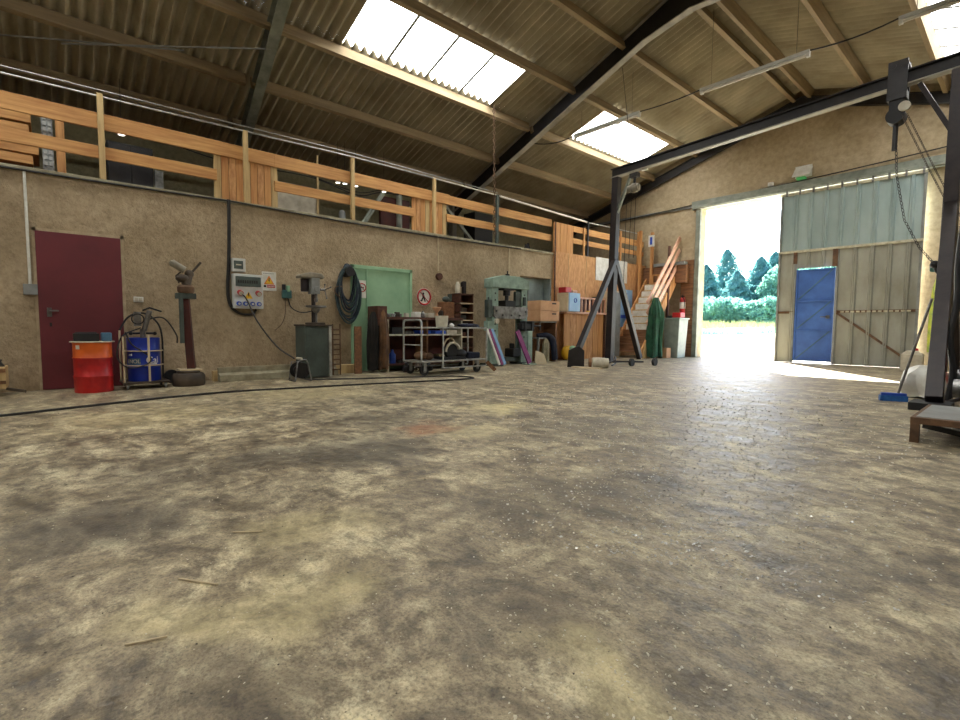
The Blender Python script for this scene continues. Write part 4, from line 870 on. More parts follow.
# leaning boards
def lean(p, q, w, t, m, name, label, up=(1,0,0)):
    return tag(MB().bar(p, q, t, w, up).build(name, m, smooth=False, bevel=.004), label, 'board')
def leanb(y0, y1, zt, m, label, w=.13):
    mb = MB(); s = math.hypot(y1-y0, zt); d = Vector((-.16,y0-y1,zt)).normalized()
    mb.bar((-7.78,y1,.05), (-7.78-.14,y0,zt), .035, w, (0,1,.3)); return tag(mb.build('leaning_board', m, smooth=False, bevel=.005), label, 'board')
leanb(7.33, 7.62, .84, 'light_blue', 'pale blue board leaning on the left press column', .07)
leanb(7.26, 7.53, .84, 'purple', 'dark maroon board leaning just left of the pale blue one', .06)
leanb(7.19, 7.45, .84, 'white', 'white board with red edge leaning left of the maroon one', .05)
leanb(8.14, 8.43, .8, 'purple', 'purple board leaning on the right press column', .13)
o = MB().prism([(0,0),(.42,0),(.3,.24),(.02,.32)], (.03,0,0), (-7.8,8.62,.01), YU, ZU).build('metal_wedge', 'beige', smooth=False, bevel=.004); tag(o, 'pale wedge-shaped plate on the floor by the purple board', 'plate')
# stool with clothes, sack
st = thing('low_stool', 'low grey metal stool with trousers draped over it', 'stool', (-8.3, 9.3, 0))
MB().box(-8.5,-8.15,9.15,9.5,.6,.63).build('seat', 'grey_paint', st, smooth=False, bevel=.004)
for x in (-8.48,-8.17):
    for y in (9.17,9.47): MB().box(x-.012,x+.012,y-.012,y+.012,0,.6).build('leg', 'tube_steel', st, smooth=False)
o = MB().tube(spline([(-8.3,9.25,.66),(-8.2,9.45,.68),(-8.12,9.6,.6),(-8.1,9.68,.35),(-8.1,9.72,.06)]), [.07]*8+[.08]*8+[.085]*8+[.08]*8+[.07], 12).build('work_trousers', 'navy'); tag(o, 'dark navy trousers draped over the low grey stool', 'trousers')
o = cloth(-8.15, 9.42, .16, .02, .6, .08, 13).build('grey_jacket', 'concrete_beam'); tag(o, 'pale grey garment hanging in front of the low stool', 'garment')
o = MB().ball((-8.35,10.55,.2), (.14,.22,.2)).build('plastic_sack', 'yellow'); tag(o, 'yellow plastic sack on the floor under the timber counter', 'sack')
o = MB().ball((-8.24,10.62,.3), (.08,.13,.1)).build('green_bag', 'door_green'); tag(o, 'mint green bag lying on the yellow sack', 'bag')
# boxes on narrow stand
ns = thing('narrow_stand', 'narrow brown and grey stand carrying two cardboard boxes', 'stand', (-8.4, 9.7, 0))
MB().box(-8.62,-8.2,9.85,9.9,0,1.03).box(-8.62,-8.58,9.3,9.9,0,1.03).build('side_panel', 'wood_step', ns, smooth=False)
MB().box(-8.62,-8.56,9.3,9.36,0,1.03).box(-8.62,-8.2,9.28,9.9,1.01,1.04).build('frame', 'grey_paint', ns, smooth=False)
def carton(z0, z1, label):
    t = thing('cardboard_box', label, 'box', (-8.38, 9.55, z0), 'stacked cardboard boxes')
    MB().box(-8.6,-8.15,9.2,9.93,z0,z1).build('body', 'cardboard', t, smooth=False, bevel=.005)
    MB().box(-8.151,-8.146,9.64,9.8,z1-.085,z1-.05).build('hand_hole', 'black', t, smooth=False)
carton(1.045, 1.3, 'lower of two pale cardboard boxes left of the timber counter')
carton(1.305, 1.56, 'upper of two pale cardboard boxes left of the timber counter')
# counter with spindle rack
cn = thing('timber_counter', 'timber board counter with a pale ledge along the boarded wall', 'counter', (-8.45, 11.6, 0))
MB().box(-8.66,-8.3,10.45,12.4,1.27,1.32).build('ledge', 'wood_pink', cn, smooth=False, bevel=.004)
for i in range(7):
    y = 10.48+i*.26; MB().box(-8.45,-8.42,y,y+.25,.0,1.27).build('front_board', ['plank_z','osb','plank_z'][i % 3], cn, smooth=False)
MB().box(-8.6,-8.4,12.3,12.38,0,1.27).build('end_panel', 'wood_dark', cn, smooth=False)
sr = thing('spindle_rack', 'pale wooden spindle rack with red-brown back on the counter', 'rack', (-8.5, 11.9, 1.32))
MB().box(-8.62,-8.6,11.05,12.38,1.32,1.74).build('back', 'wood_red', sr, smooth=False)
MB().box(-8.6,-8.42,11.05,12.38,1.7,1.74).build('top_rail', 'wood_pink', sr, smooth=False)
for i in range(8): y = 11.05+i*.185; MB().box(-8.46,-8.42,y,y+.035,1.32,1.7).build('spindle', 'wood_pink', sr, smooth=False)
ds = thing('paper_dispenser', 'white dispenser box with a blue ring mark on the counter', 'dispenser', (-8.42, 10.62, 1.32))
MB().box(-8.6,-8.22,10.42,10.9,1.322,1.82).build('case', 'light_blue', ds, smooth=False, bevel=.015)
MB().box(-8.6,-8.24,10.38,10.42,1.322,1.82).build('side_face', 'beige', ds, smooth=False)
MB().ring((-8.216,10.68,1.62), .055, .012, (1,0,0)).build('ring_mark', 'blue', ds)
o = MB().box(-8.55,-8.3,10.36,10.62,1.822,1.97).build('red_packet', 'red', smooth=False, bevel=.02); tag(o, 'red packet on the white dispenser box', 'packet')
o = MB().box(-8.5,-8.28,10.64,10.85,1.822,1.9).build('pink_packet', 'wood_pink', smooth=False, bevel=.02); tag(o, 'pink packet on the white dispenser box', 'packet')
o = MB().box(-8.6,-8.45,11.95,12.3,1.742,1.78).build('dark_tool', 'black', smooth=False, bevel=.008); tag(o, 'dark tool lying on the spindle rack', 'tool')
o = MB().box(-8.36,-8.3,11.35,11.5,1.322,1.36).build('yellow_block', 'yellow', smooth=False, bevel=.008); tag(o, 'small yellow block on the counter ledge', 'block')
tc_ = thing('tall_locker', 'tall beige locker behind the gantry post', 'locker', (-8.4, 13.0, 0))
MB().box(-8.62,-8.2,12.42,12.84,0,1.98).build('body', 'beige', tc_, smooth=False, bevel=.006)
MB().box(-8.2,-8.18,12.45,12.81,.05,1.93).build('door', 'grey_paint', tc_, smooth=False, bevel=.004)
o = MB().box(-8.6,-8.4,12.9,13.25,1.985,2.12).build('dark_case', 'navy', smooth=False, bevel=.01); bpy.data.objects.remove(o)

# ------------------------------------------------------------------ stairs
sx0, sx1, sy0, sy1 = -8.5, -7.5, 12.9, 15.0
stt = thing('timber_staircase', 'steep timber staircase with pink boards as banister by the doorway', 'staircase', (-8.0, 13.8, 0))
n = 11
for i in range(n):
    z = .21*(i+1); y = sy0+.17*i
    MB().box(sx0+.05,sx1-.05,y,y+.22,z-.035,z).build('tread', 'wood_step' if i < 4 else 'plank_pale', stt, smooth=False, bevel=.004)
    MB().box(sx0+.05,sx1-.05,y+.16,y+.18,z-.0,z+.175).build('riser', 'wood_step' if i < 3 else 'white', stt, smooth=False)  # upper treads and risers pale: doorway sunlight put into their colour
for x in (sx0, sx1-.05):
    MB().bar((x+.025,sy0,.06), (x+.025,sy0+.17*n+.05,.21*n+.12), .05, .24).build('stringer', 'plank_z', stt, smooth=False)
for dz in (0, .34, .68):
    MB().bar((sx1+.02,13.1,1.0+dz*.9), (sx1+.02,14.95,2.98+dz*1.1), .035, .13).build('banister_board', 'wood_pink', stt, smooth=False, bevel=.004)
MB().box(sx1-.03,sx1+.04,13.32,13.4,0,1.9).build('newel_post', 'plank_pale', stt, smooth=False)
MB().box(sx1-.03,sx1+.03,14.3,14.37,0,3.4).build('newel_post', 'wood_dark', stt, smooth=False)
MB().box(sx0-.1,sx1+.35,14.75,14.98,2.3,2.85).build('landing_face', 'wood_step', stt, smooth=False)
for i in range(4): MB().box(sx0+.3+.18*i,sx0+.34+.18*i,14.6,14.64,1.6,2.6).build('baluster', 'plank_z', stt, smooth=False)
for z in (2.0,2.3,2.55): MB().box(sx0+.3,sx1-.05,14.58,14.6,z,z+.05).build('cross_rail', 'plank_z', stt, smooth=False)
o = MB().box(-8.3,-7.2,14.7,15.0,2.86,2.95).build('upper_shelf', 'grey_paint', smooth=False); tag(o, 'grey shelf against the end wall at the stair head', 'shelf')
cs = MB().box(-7.4,-7.0,14.93,14.99,0,3.0).build('wall_board', 'wood_step', smooth=False); tag(cs, 'brown upright board on the end wall beside the doorway', 'board')
o = cloth(-7.35, 13.35, .42, .04, 1.78, .2, 21, 5, .4, 1.15).build('green_coat', 'green_cloth'); tag(o, 'long green coat hung on the stair newel', 'coat')
o = MB().box(-7.3,-7.15,13.7,13.95,0,.3).build('cardboard_piece', 'cardboard', smooth=False, bevel=.004); tag(o, 'small cardboard piece on the floor between green coat and bin', 'cardboard')
o = MB().prism([(-.12,0),(.1,0),(.02,.45)], (.03,0,0), (-7.5,13.05,0), YU, ZU).build('wood_offcut', 'plank_pale', smooth=False); tag(o, 'pale wedge of wood at the foot of the green coat', 'offcut')
# bin with extinguisher
bn = thing('waste_bin', 'large grey-green bin left of the open doorway', 'bin', (-7.1, 14.35, 0))
bm0 = MB().add([(-7.38,14.02,0),(-6.98,14.02,0),(-6.98,14.5,0),(-7.38,14.5,0),(-7.45,13.98,1.15),(-6.93,13.98,1.15),(-6.93,14.55,1.15),(-7.45,14.55,1.15)], [(0,3,2,1),(4,5,6,7),(0,1,5,4),(1,2,6,5),(2,3,7,6),(3,0,4,7)])
bm0.build('body', 'grey_green_bin', bn, smooth=False, bevel=.015)
MB().box(-7.49,-6.9,13.95,14.58,1.15,1.2).build('lid', 'grey_green_bin', bn, smooth=False, bevel=.015)
MB().box(-6.962,-6.955,14.15,14.38,.6,.95).build('sticker', 'wood_pink', bn, smooth=False)
o = MB().box(-7.2,-6.94,14.05,14.35,1.203,1.36).build('red_toolbox', 'red', smooth=False, bevel=.02); tag(o, 'red box on top of the grey-green bin', 'box')
o = MB().ball((-7.33,14.2,1.24), (.1,.14,.038)).build('flat_hat', 'black'); tag(o, 'dark hat lying on the bin lid left of the red box', 'hat')
fe = thing('fire_extinguisher', 'red fire extinguisher with white label fixed above the bin', 'fire extinguisher', (-7.28, 14.85, 1.36))
MB().lathe((-7.28,14.85,1.36), [(.07,0),(.085,.02),(.085,.42),(.06,.48),(.025,.5)], 20).build('cylinder', 'red', fe)
MB().lathe((-7.28,14.85,1.5), [(.087,0),(.087,.2)], 20).build('label_band', 'white', fe)
MB().box(-7.31,-7.25,14.8,14.9,1.86,1.9).tube([(-7.28,14.8,1.89),(-7.22,14.74,1.94)], .01).tube(spline([(-7.28,14.8,1.86),(-7.18,14.76,1.75),(-7.18,14.76,1.5)]), .012).build('valve', 'black', fe)
# ------------------------------------------------------------------ gantry crane
GZ = 4.78
ga, gb = Vector((-7.14,10.86,0)), Vector((-.9,10.05,0)); gd = (gb-ga).normalized()
gt = thing('gantry_crane', 'tall dark steel gantry crane spanning the hall on A-shaped legs', 'crane', (-4.0, 10.4, 0))
up = Vector((0,0,1))
def at(t, z, dy=0): p = ga+gd*t; return Vector((p.x, p.y+dy, z))
L = (gb-ga).length
mb = MB(); e0, e1 = at(-.15, GZ), at(L+2.6, GZ)
mb.bar(e0+up*.005, e1+up*.005, .012, .2); mb.bar(e0+up*.1, e1+up*.1, .14, .02); 
mb.build('beam', 'steel_dark', gt, smooth=False)
MB().bar(e0-up*.1, e1-up*.1, .14, .02).build('beam_flange', 'frame_pale', gt, smooth=False)
for t, ja, fa, fb, jz in ((0, 0, -1.85, 1.75, 2.6), (L, 0, -2.75, 2.5, 2.75)):
    MB().bar(at(t-(.1 if t == 0 else 0), 0), at(t, GZ-.12), .17, .17, (1,0,0)).build('post', 'steel_post', gt, smooth=False, bevel=.006)
    MB().bar(at(t, jz), at(t, .1, fa)+Vector((.18 if t == 0 else .22,0,0)), .12 if t == 0 else .15, .12 if t == 0 else .15, (1,0,0)).build('leg', 'steel_post', gt, smooth=False, bevel=.006)
    MB().bar(at(t, jz), at(t, .03, fb)+Vector((-.25 if t == 0 else 0,0,0)), .13, .13, (1,0,0)).build('leg', 'steel_post', gt, smooth=False, bevel=.006)
    if t > 0: q = at(t, .04, fa)+Vector((.2,0,0)); MB().obox((q.x,q.y,.045), (.34,.42,.085)).build('foot_plate', 'black', gt, smooth=False, bevel=.005)
    q = at(t, .02, 0); MB().obox((q.x,q.y,.012), (.3,.3,.02)).build('foot_plate', 'steel_post', gt, smooth=False)
    s = 1 if t == 0 else -1
    MB().bar(at(t+s*.45, GZ-.14), at(t, 3.7), .06, .06).build('knee_brace', 'frame_grey' if t == 0 else 'steel_post', gt, smooth=False)
# near left foot: big square steel plate
q = at(0, 0, -1.85); o = MB().prism([(-.22,0),(.2,.0),(.2,.36),(.05,.48),(-.19,.38)], (.03,0,0), (q.x+.34,q.y-.12,.0), Vector((.35,.94,0)), ZU).build('steel_shovel', 'steel_dark', smooth=False, bevel=.004)
tag(o, 'square dark steel plate blade at the foot of the left gantry leg', 'plate')
# motor trolley near the left post
tl = thing('beam_trolley', 'small trolley with a round motor hanging at the left end of the gantry beam', 'hoist trolley', tuple(at(.55, GZ-.14)))
p = at(.55, GZ-.14)
MB().obox((p.x,p.y,p.z-.06), (.22,.12,.1), (0,0,-.13)).cyl(p-up*.1, p-up*.26, .03).build('hanger', 'steel_dark', tl)
MB().ball(p-up*.36, (.13,.11,.12)).cyl(p-up*.36+Vector((-.16,0,0)), p-up*.36+Vector((.12,0,0)), .085).build('motor', 'machine_grey', tl)
MB().box(p.x+.18,p.x+.34,p.y-.03,p.y+.03,p.z+.0,p.z+.06).build('limit_switch', 'white', tl, smooth=False)
mb = MB()
for dx_ in (-.2,-.07,.05): mb.tube([(p.x+dx_, p.y, p.z-.45), (p.x+dx_-.03, p.y, 2.6 if dx_ > -.1 else 2.0)], .007, 5)
mb.build('pull_chain', 'cable', tl)
# chain hoist near the right post
def chain(mb, pts, r=.022, t=.006):
    pts = [Vector(p) for p in pts]; acc = 0; k = 0; step = r*2.6
    for a, b in zip(pts[:-1], pts[1:]):
        d = (b-a); Ld = d.length; d.normalize()
        while acc < Ld:
            c = a+d*acc; u = d.orthogonal().normalized(); w = d.cross(u)
            s_ = u if k % 2 else w; loop = [c+d*(r*1.5*math.cos(g))+s_*(r*.8*math.sin(g)) for g in [2*PI*q/8 for q in range(8)]]
            mb.tube(loop, t, 4, closed=True); acc += step; k += 1
        acc -= Ld
p = at(L-.68, GZ)
hs = thing('chain_hoist', 'dark chain hoist hanging from the gantry beam near its right post', 'hoist', tuple(p))
MB().obox((p.x-.03,p.y-.1,p.z+.02), (.24,.03,.5)).obox((p.x-.03,p.y+.1,p.z+.02), (.24,.03,.5)).obox((p.x-.03,p.y,p.z-.25), (.24,.22,.12)).cyl((p.x-.1,p.y-.12,p.z+.2),(p.x-.1,p.y+.12,p.z+.2),.05).cyl((p.x+.05,p.y-.12,p.z+.2),(p.x+.05,p.y+.12,p.z+.2),.05).build('trolley', 'steel_dark', hs)
MB().obox((p.x-.03,p.y,p.z-.46), (.18,.16,.34)).cyl((p.x-.03,p.y-.13,p.z-.56), (p.x-.03,p.y+.1,p.z-.56), .12, n=24).build('hoist_body', 'black', hs, bevel=0)
MB().cyl((p.x+.08,p.y-.16,p.z-.46), (p.x+.08,p.y-.1,p.z-.46), .075, n=24).build('chain_wheel_cover', 'offwhite', hs)
mb = MB(); pr_ = Vector((p.x-.03,p.y-.02,p.z-.72)); hookp = Vector((-1.02,9.95,1.86))
chain(mb, [pr_, (p.x+.02,p.y,3.3), (p.x+.15,p.y-.03,2.6), (p.x+.35,p.y-.06,2.15), hookp]); mb.build('load_chain', 'steel_dark', hs)
MB().cyl(pr_+up*.05, pr_-up*.35, .035).build('chain_guide', 'steel_dark', hs)
MB().ball(hookp, .06).tube(spline([hookp, hookp+Vector((.02,0,-.1)), hookp+Vector((.08,0,-.16)), hookp+Vector((.12,0,-.1))]), .018).build('hook', 'black', hs)
mb = MB()
for dx_ in (.06,.12): chain(mb, [(p.x+dx_,p.y-.13,p.z-.6), (p.x+dx_+.35,p.y-.13,3.3), (p.x+dx_+.66,p.y-.15,2.55)], .014, .005)
mb.build('hand_chain', 'oil_dark', hs)
# things by the right foot
o = MB().tube(spline([(-.62,8.4,2.3),(-.64,8.3,1.7),(-.62,8.2,1.2),(-.65,8.1,.8),(-.6,8.05,.4),(-.62,8.0,.04)]), .035, 8).build('hanging_strap', 'black'); tag(o, 'black strap hanging along the right gantry leg', 'strap')
br = thing('push_broom', 'blue push broom leaning against the right gantry leg', 'broom', (-1.1, 7.8, 0))
MB().cyl((-1.06,7.83,.08), (-.82,7.95,1.26), .014).build('handle', 'steel', br)
MB().obox((-1.1,7.82,.085), (.25,.06,.035), (0,0,.35)).build('head', 'blue', br, smooth=False, bevel=.006)
MB().add([], []).obox((-1.1,7.82,.035), (.27,.09,.068), (0,0,.35)).build('bristles', 'cyan_blue', br, smooth=False)
o = cloth(-.9, 8.55, .5, .0, .42, .22, 31, 4, .5, 1.3).build('plastic_sack', 'white'); tag(o, 'crumpled white plastic sack behind the broom', 'sack')
jc = thing('jerry_can', 'pale jerry can on the floor beside the ribbed door leaf', 'jerry can', (-1.68, 13.9, 0))
MB().box(-1.86,-1.5,13.8,14.0,0,.36).add([(-1.86,13.8,.36),(-1.5,13.8,.36),(-1.5,14.0,.36),(-1.86,14.0,.36),(-1.78,13.84,.44),(-1.6,13.84,.44),(-1.6,13.96,.44),(-1.78,13.96,.44)], [(4,5,6,7),(0,1,5,4),(1,2,6,5),(2,3,7,6),(3,0,4,7)]).build('body', 'offwhite', jc, smooth=False, bevel=.01)
MB().cyl((-1.62,13.9,.43),(-1.62,13.9,.49),.03).build('cap', 'red', jc)
hv = cloth(-1.15, 12.2, .32, .5, 2.0, .1, 41, 5).build('hivis_coat', 'hivis'); tag(hv, 'yellow-green coat hanging behind the right gantry leg', 'coat')
hk2 = thing('coat_stand', 'teal topped stand holding the yellow-green coat', 'stand', (-1.15, 12.3, 0))
MB().cyl((-1.15,12.3,.02), (-1.15,12.3,2.02), .025).lathe((-1.15,12.3,0), [(.2,0),(.2,.03)], 20).build('pole', 'dark_green', hk2)
MB().obox((-1.15,12.25,2.02), (.34,.16,.14)).build('hood', 'teal', hk2, smooth=False, bevel=.03)
# dark engine lump + red item at the right edge
en = thing('engine_block', 'dark engine with hoses at the foot of the gantry, right edge', 'engine', (-.35, 8.0, 0))
MB().box(-.5,-.05,7.8,8.3,.02,.4).box(-.42,-.12,7.9,8.2,.4,.62).build('block', 'black', en, smooth=False, bevel=.02)
MB().cyl((-.52,7.95,.2),(-.58,7.95,.2),.11,n=24).cyl((-.52,8.18,.34),(-.57,8.18,.34),.07,n=20).build('pulley', 'steel', en)
MB().tube(spline([(-.45,7.78,.3),(-.5,7.7,.45),(-.4,7.7,.6),(-.25,7.78,.55)]), .025).tube(spline([(-.5,7.78,.1),(-.6,7.65,.06),(-.65,7.5,.04),(-.5,7.4,.03)]), .02).build('hose', 'steel_post', en)
o = MB().box(-.5,-.2,8.5,8.8,.0,.62).build('red_container', 'red', smooth=False, bevel=.03); tag(o, 'red container behind the dark engine at the right edge', 'container')
# low steel frame step at lower right
sf = thing('low_platform', 'low rusty angle-steel platform with grey top at the right edge', 'platform', (-.2, 5.3, 0))
fx0, fx1, fy0, fy1 = -.6, .35, 5.05, 6.0; z = .2
MB().box(fx0+.03,fx1,fy0+.05,fy1,z-.012,z+.004).build('top_plate', 'grey_paint', sf, smooth=False)
MB().box(fx0,fx1,fy0-.0,fy0+.05,z-.05,z).box(fx0,fx0+.05,fy0+.052,fy1-.002,z-.05,z-.001).box(fx0,fx1,fy1,fy1+.05,z-.05,z).build('rim', 'rust', sf, smooth=False, bevel=.003)
for x, y in ((fx0+.002,fy0+.002),(fx0+.002,fy1-.01),(-.02,fy0+.002),(fx1,fy1)): MB().box(x,x+.055,y,y+.055,0,z-.05).build('leg', 'rust', sf, smooth=False)
MB().box(-.12,-.06,fy0-.01,fy0+.05,z,z+.2).build('upright', 'rust', sf, smooth=False)
MB().bar((fx0+.05,fy0+.3,.1), (-.1,fy0+.1,.06), .03, .04).bar((fx0+.1,fy1,.05), (.2,fy0+.2,.05), .04, .04).build('cross_brace', 'steel_dark', sf, smooth=False)

# ------------------------------------------------------------------ floor oddments
lg = thing('bark_log', 'short pale log lying in front of the gantry post', 'log', (-6.2, 9.1, 0))
MB().tube([(-6.4,8.97,.11),(-6.3,9.05,.115),(-6.14,9.19,.11)], [.12,.12,.105], 16).build('wood', 'offwhite', lg)
MB().cyl((-6.46,8.915,.11),(-6.42,8.95,.11),.115).build('cut_end', 'wood_step', lg)
o = MB().bar((-6.75,8.72,.012), (-6.1,8.85,.012), .14, .024).build('flat_slab', 'beige', smooth=False); tag(o, 'flat pale slab on the floor beside the log', 'slab')
dt = thing('axle_dolly', 'small dark axle with two wheels lying right of the log', 'axle', (-6.4, 10.3, 0))
MB().tube([(-6.75,9.75,.07),(-6.5,10.1,.09),(-6.05,10.5,.09)], .022).tube([(-6.6,9.7,.03),(-6.42,9.9,.12),(-6.5,10.0,.2)], .02).tube([(-6.35,9.65,.02),(-6.42,9.9,.06)], .018).build('shaft', 'steel_dark', dt)
for (x, y) in ((-6.12,10.1), (-5.85,10.65)): MB().cyl((x-.03,y,.09),(x+.03,y,.09),.088,n=20).build('wheel', 'black', dt)
# cable across the floor
o = MB().tube(spline([(-5.6,-3.2,.012),(-6.1,-1.5,.012),(-6.42,-.39,.012),(-6.75,.7,.012),(-6.93,1.68,.012),(-6.8,2.5,.012),(-6.67,3.23,.012),(-6.45,4.2,.012),(-6.25,5.1,.012),(-6.35,5.45,.012),(-6.8,5.3,.012),(-7.1,4.6,.012),(-7.35,3.9,.012),(-7.6,3.4,.012),(-7.7,3.15,.012)], 10), .013, 6).build('floor_cable', 'cable')
tag(o, 'long black cable snaking across the floor to the cable reel', 'cable')
# wooden crate and motor at left edge
cr = thing('wooden_crate', 'wooden crate half in view at the left edge', 'crate', (-8.4, -.75, 0))
MB().box(-8.62,-8.14,-1.1,-.42,.1,.36).build('boards', 'plank_pale', cr, smooth=False, bevel=.005)
for z in (.16,.3): MB().box(-8.14,-8.125,-1.1,-.42,z,z+.04).build('batten', 'wood_step', cr, smooth=False)
for y in (-1.0,-.52): MB().cyl((-8.2,y-.03,.055),(-8.2,y+.03,.055),.055).box(-8.25,-8.15,y-.03,y+.03,.06,.1).build('caster', 'grey_paint', cr)
MB().bar((-8.15,-.42,.1), (-8.1,-.25,.06), .03, .03).build('tow_bar', 'oil_dark', cr)
o = cloth(-8.36, -.68, .42, .36, .46, .16, 51, 4).build('dark_rag', 'blackcloth'); tag(o, 'black rag piled on the wooden crate at the left edge', 'rag')
o = MB().tube(spline([(-8.3,-.72,.46),(-8.28,-.62,.52),(-8.26,-.52,.5)]), .016).build('black_hose', 'black'); tag(o, 'short black hose lying on the rag at the left edge', 'hose')
# ------------------------------------------------------------------ hanging chain on the left, roof strip lights
o = MB(); chain(o, [(-8.2,7.6,5.75), (-8.22,7.68,2.93)], .03, .008); o = o.build('hanging_chain', 'rust'); tag(o, 'long rusty chain hanging from the skylight purlin down to the railing', 'chain')
proto = None
for i, (x0, x1) in enumerate(((-7.6,-5.85), (-4.55,-2.72), (-1.58,.1))):
    lab = ['unlit strip light crossing below the far skylight', 'unlit strip light hanging below the ridge, middle of three', 'unlit strip light at the upper right picture corner'][i]
    t = thing('strip_light', lab, 'strip light', ((x0+x1)/2, 9.72, 5.5), 'strip lights hung on the roof cable'); h = (x1-x0)/2; cx = (x0+x1)/2
    MB().prism([(-.05,.045),(.05,.045),(.035,.0),(-.035,.0)], (x1-x0,0,0), (x0,9.72,5.5), YU, ZU).build('housing', 'grey_box', t, smooth=False)
    MB().cyl((x0+.05,9.72,5.475), (x1-.05,9.72,5.475), .024).build('tube', 'tube_white', t)
    MB().box(x0,x0+.05,9.69,9.75,5.44,5.5).box(x1-.05,x1,9.69,9.75,5.44,5.5).build('end_cap', 'white', t, smooth=False)
    for x in (x0+.2, x1-.2): MB().cyl((x,9.72,5.54), (x,9.72,zraf(x)+.3), .004, n=5).build('suspension_wire', 'cable', t)
o = MB().tube(sag((-8.6,9.1,5.5), (-7.6,9.72,5.53), .12, 8)+sag((-5.85,9.72,5.54), (-4.55,9.72,5.54), .03, 6)+sag((-2.72,9.72,5.54), (-1.58,9.72,5.54), .05, 6), .013, 6).build('lighting_cable', 'cable')
tag(o, 'black cable linking the three strip lights under the roof', 'cable')
o = MB().tube([(-5.85,9.0,6.2),(-5.85,9.3,5.0)], .006, 5).build('pull_cord', 'cable'); tag(o, 'thin black cord dangling from the main roof frame', 'cord')

# ------------------------------------------------------------------ loose chips on the floor
def chips(n, name, m, seed, smin, smax, area, label, near=.7, far=7.5):
    r = random.Random(seed); mb = MB(); k = 0
    while k < n:
        d = near+far*r.random()**1.25; a = math.radians(r.uniform(*area) if near < 1 else r.gauss(sum(area)/2, (area[1]-area[0])/4)); x = -d*math.sin(a); y = d*math.cos(a)
        if not (-8 < x < 3 and y < 14): continue
        s = r.uniform(smin, smax)*(.55+.12*d); rot = Euler((r.uniform(-.5,.5), r.uniform(-.5,.5), r.uniform(0,6))).to_matrix()
        vs = [rot@Vector(((s*r.uniform(.6,1.3))*math.cos(q), s*r.uniform(.4,1)*math.sin(q), 0)) for q in (0,1.3,2.5,3.9,5.1)]
        c = Vector((x,y,s*.28)); vs = [c+v for v in vs]+[c+Vector((0,0,s*.4)), c-Vector((0,0,s*.28))]
        mb.add(vs, [(i,(i+1) % 5,5) for i in range(5)]+[((i+1) % 5,i,6) for i in range(5)]); k += 1
    o = mb.build(name, m, smooth=False); tag(o, label, 'gravel', kind='stuff')
chips(2600, 'pale_gravel', 'chip', 11, .0032, .0095, (4, 46), 'pale stone chips scattered over the concrete floor')
chips(2600, 'pale_gravel', 'chip_glossy', 15, .004, .0105, (6, 46), 'dense glinting chips in the middle of the floor towards the doorway', 1.9, 4.5)
chips(900, 'pale_gravel', 'chip', 14, .0025, .006, (44, 98), 'sparse pale stone chips on the left part of the floor')
chips(700, 'dark_gravel', 'chip_dark', 12, .002, .006, (0, 95), 'dark crumbs of dirt scattered over the floor')
for i, (x, y, a, l) in enumerate(((-1.91,.3,.6,.16), (-1.6,.12,1.2,.1), (-2.2,.55,.9,.12))):
    o = MB().cyl((x,y,.004), (x+l*math.cos(a),y+l*math.sin(a),.006), .003, n=6).build('straw_stalk', 'beige'); tag(o, ['dry stalk lying on the near floor, longest of three', 'short dry stalk nearest the lower left corner', 'dry stalk on the floor, farthest of three'][i], 'stalk')

# ------------------------------------------------------------------ outdoors
def ground(name, m, x0, x1, y0, y1, zf, n=24, kind='structure'):
    mb = MB(); vs = [(x0+(x1-x0)*i/n, y0+(y1-y0)*j/n, zf(x0+(x1-x0)*i/n, y0+(y1-y0)*j/n)) for j in range(n+1) for i in range(n+1)]
    mb.add(vs, [(j*(n+1)+i, j*(n+1)+i+1, (j+1)*(n+1)+i+1, (j+1)*(n+1)+i) for j in range(n) for i in range(n)])
    o = mb.build(name, m); o['kind'] = kind; return o
def gz(x, y): return -.02+max(0, y-28)*.034+(.15*math.sin(x*.35)*math.sin(y*.2) if y > 32 else 0)
ground('gravel_yard', 'gravel', -70, 40, 15.3, 48, gz)
ground('meadow', 'grass', -110, 60, 48, 120, gz)
def tufts(name, m, n, x0, x1, y0, y1, h0, h1, seed, label):
    r = random.Random(seed); mb = MB()
    for _ in range(n):
        x, y = r.uniform(x0, x1), r.uniform(y0, y1); z = gz(x, y)
        for _ in range(5):
            a = r.uniform(0, 6.28); h = r.uniform(h0, h1); w = .04; d = Vector((math.cos(a), math.sin(a), 0)); l = r.uniform(.1,.5)*h
            b = Vector((x+r.uniform(-.3,.3), y+r.uniform(-.3,.3), z)); s_ = Vector((-d.y, d.x, 0))*w
            mb.add([b-s_, b+s_, b+d*l*.4+up*h*.6+s_*.6, b+d*l+up*h], [(0,1,2,3)])
    o = mb.build(name, m, smooth=False); tag(o, label, 'grass', kind='stuff')
tufts('tall_grass', 'grass', 1500, -42, -12, 44, 58, .3, .9, 5, 'tall dry grass beyond the gravel yard')
tufts('green_weeds', 'leaf2', 500, -20, -13.5, 38, 44, .15, .5, 6, 'low green weeds growing in the yard')
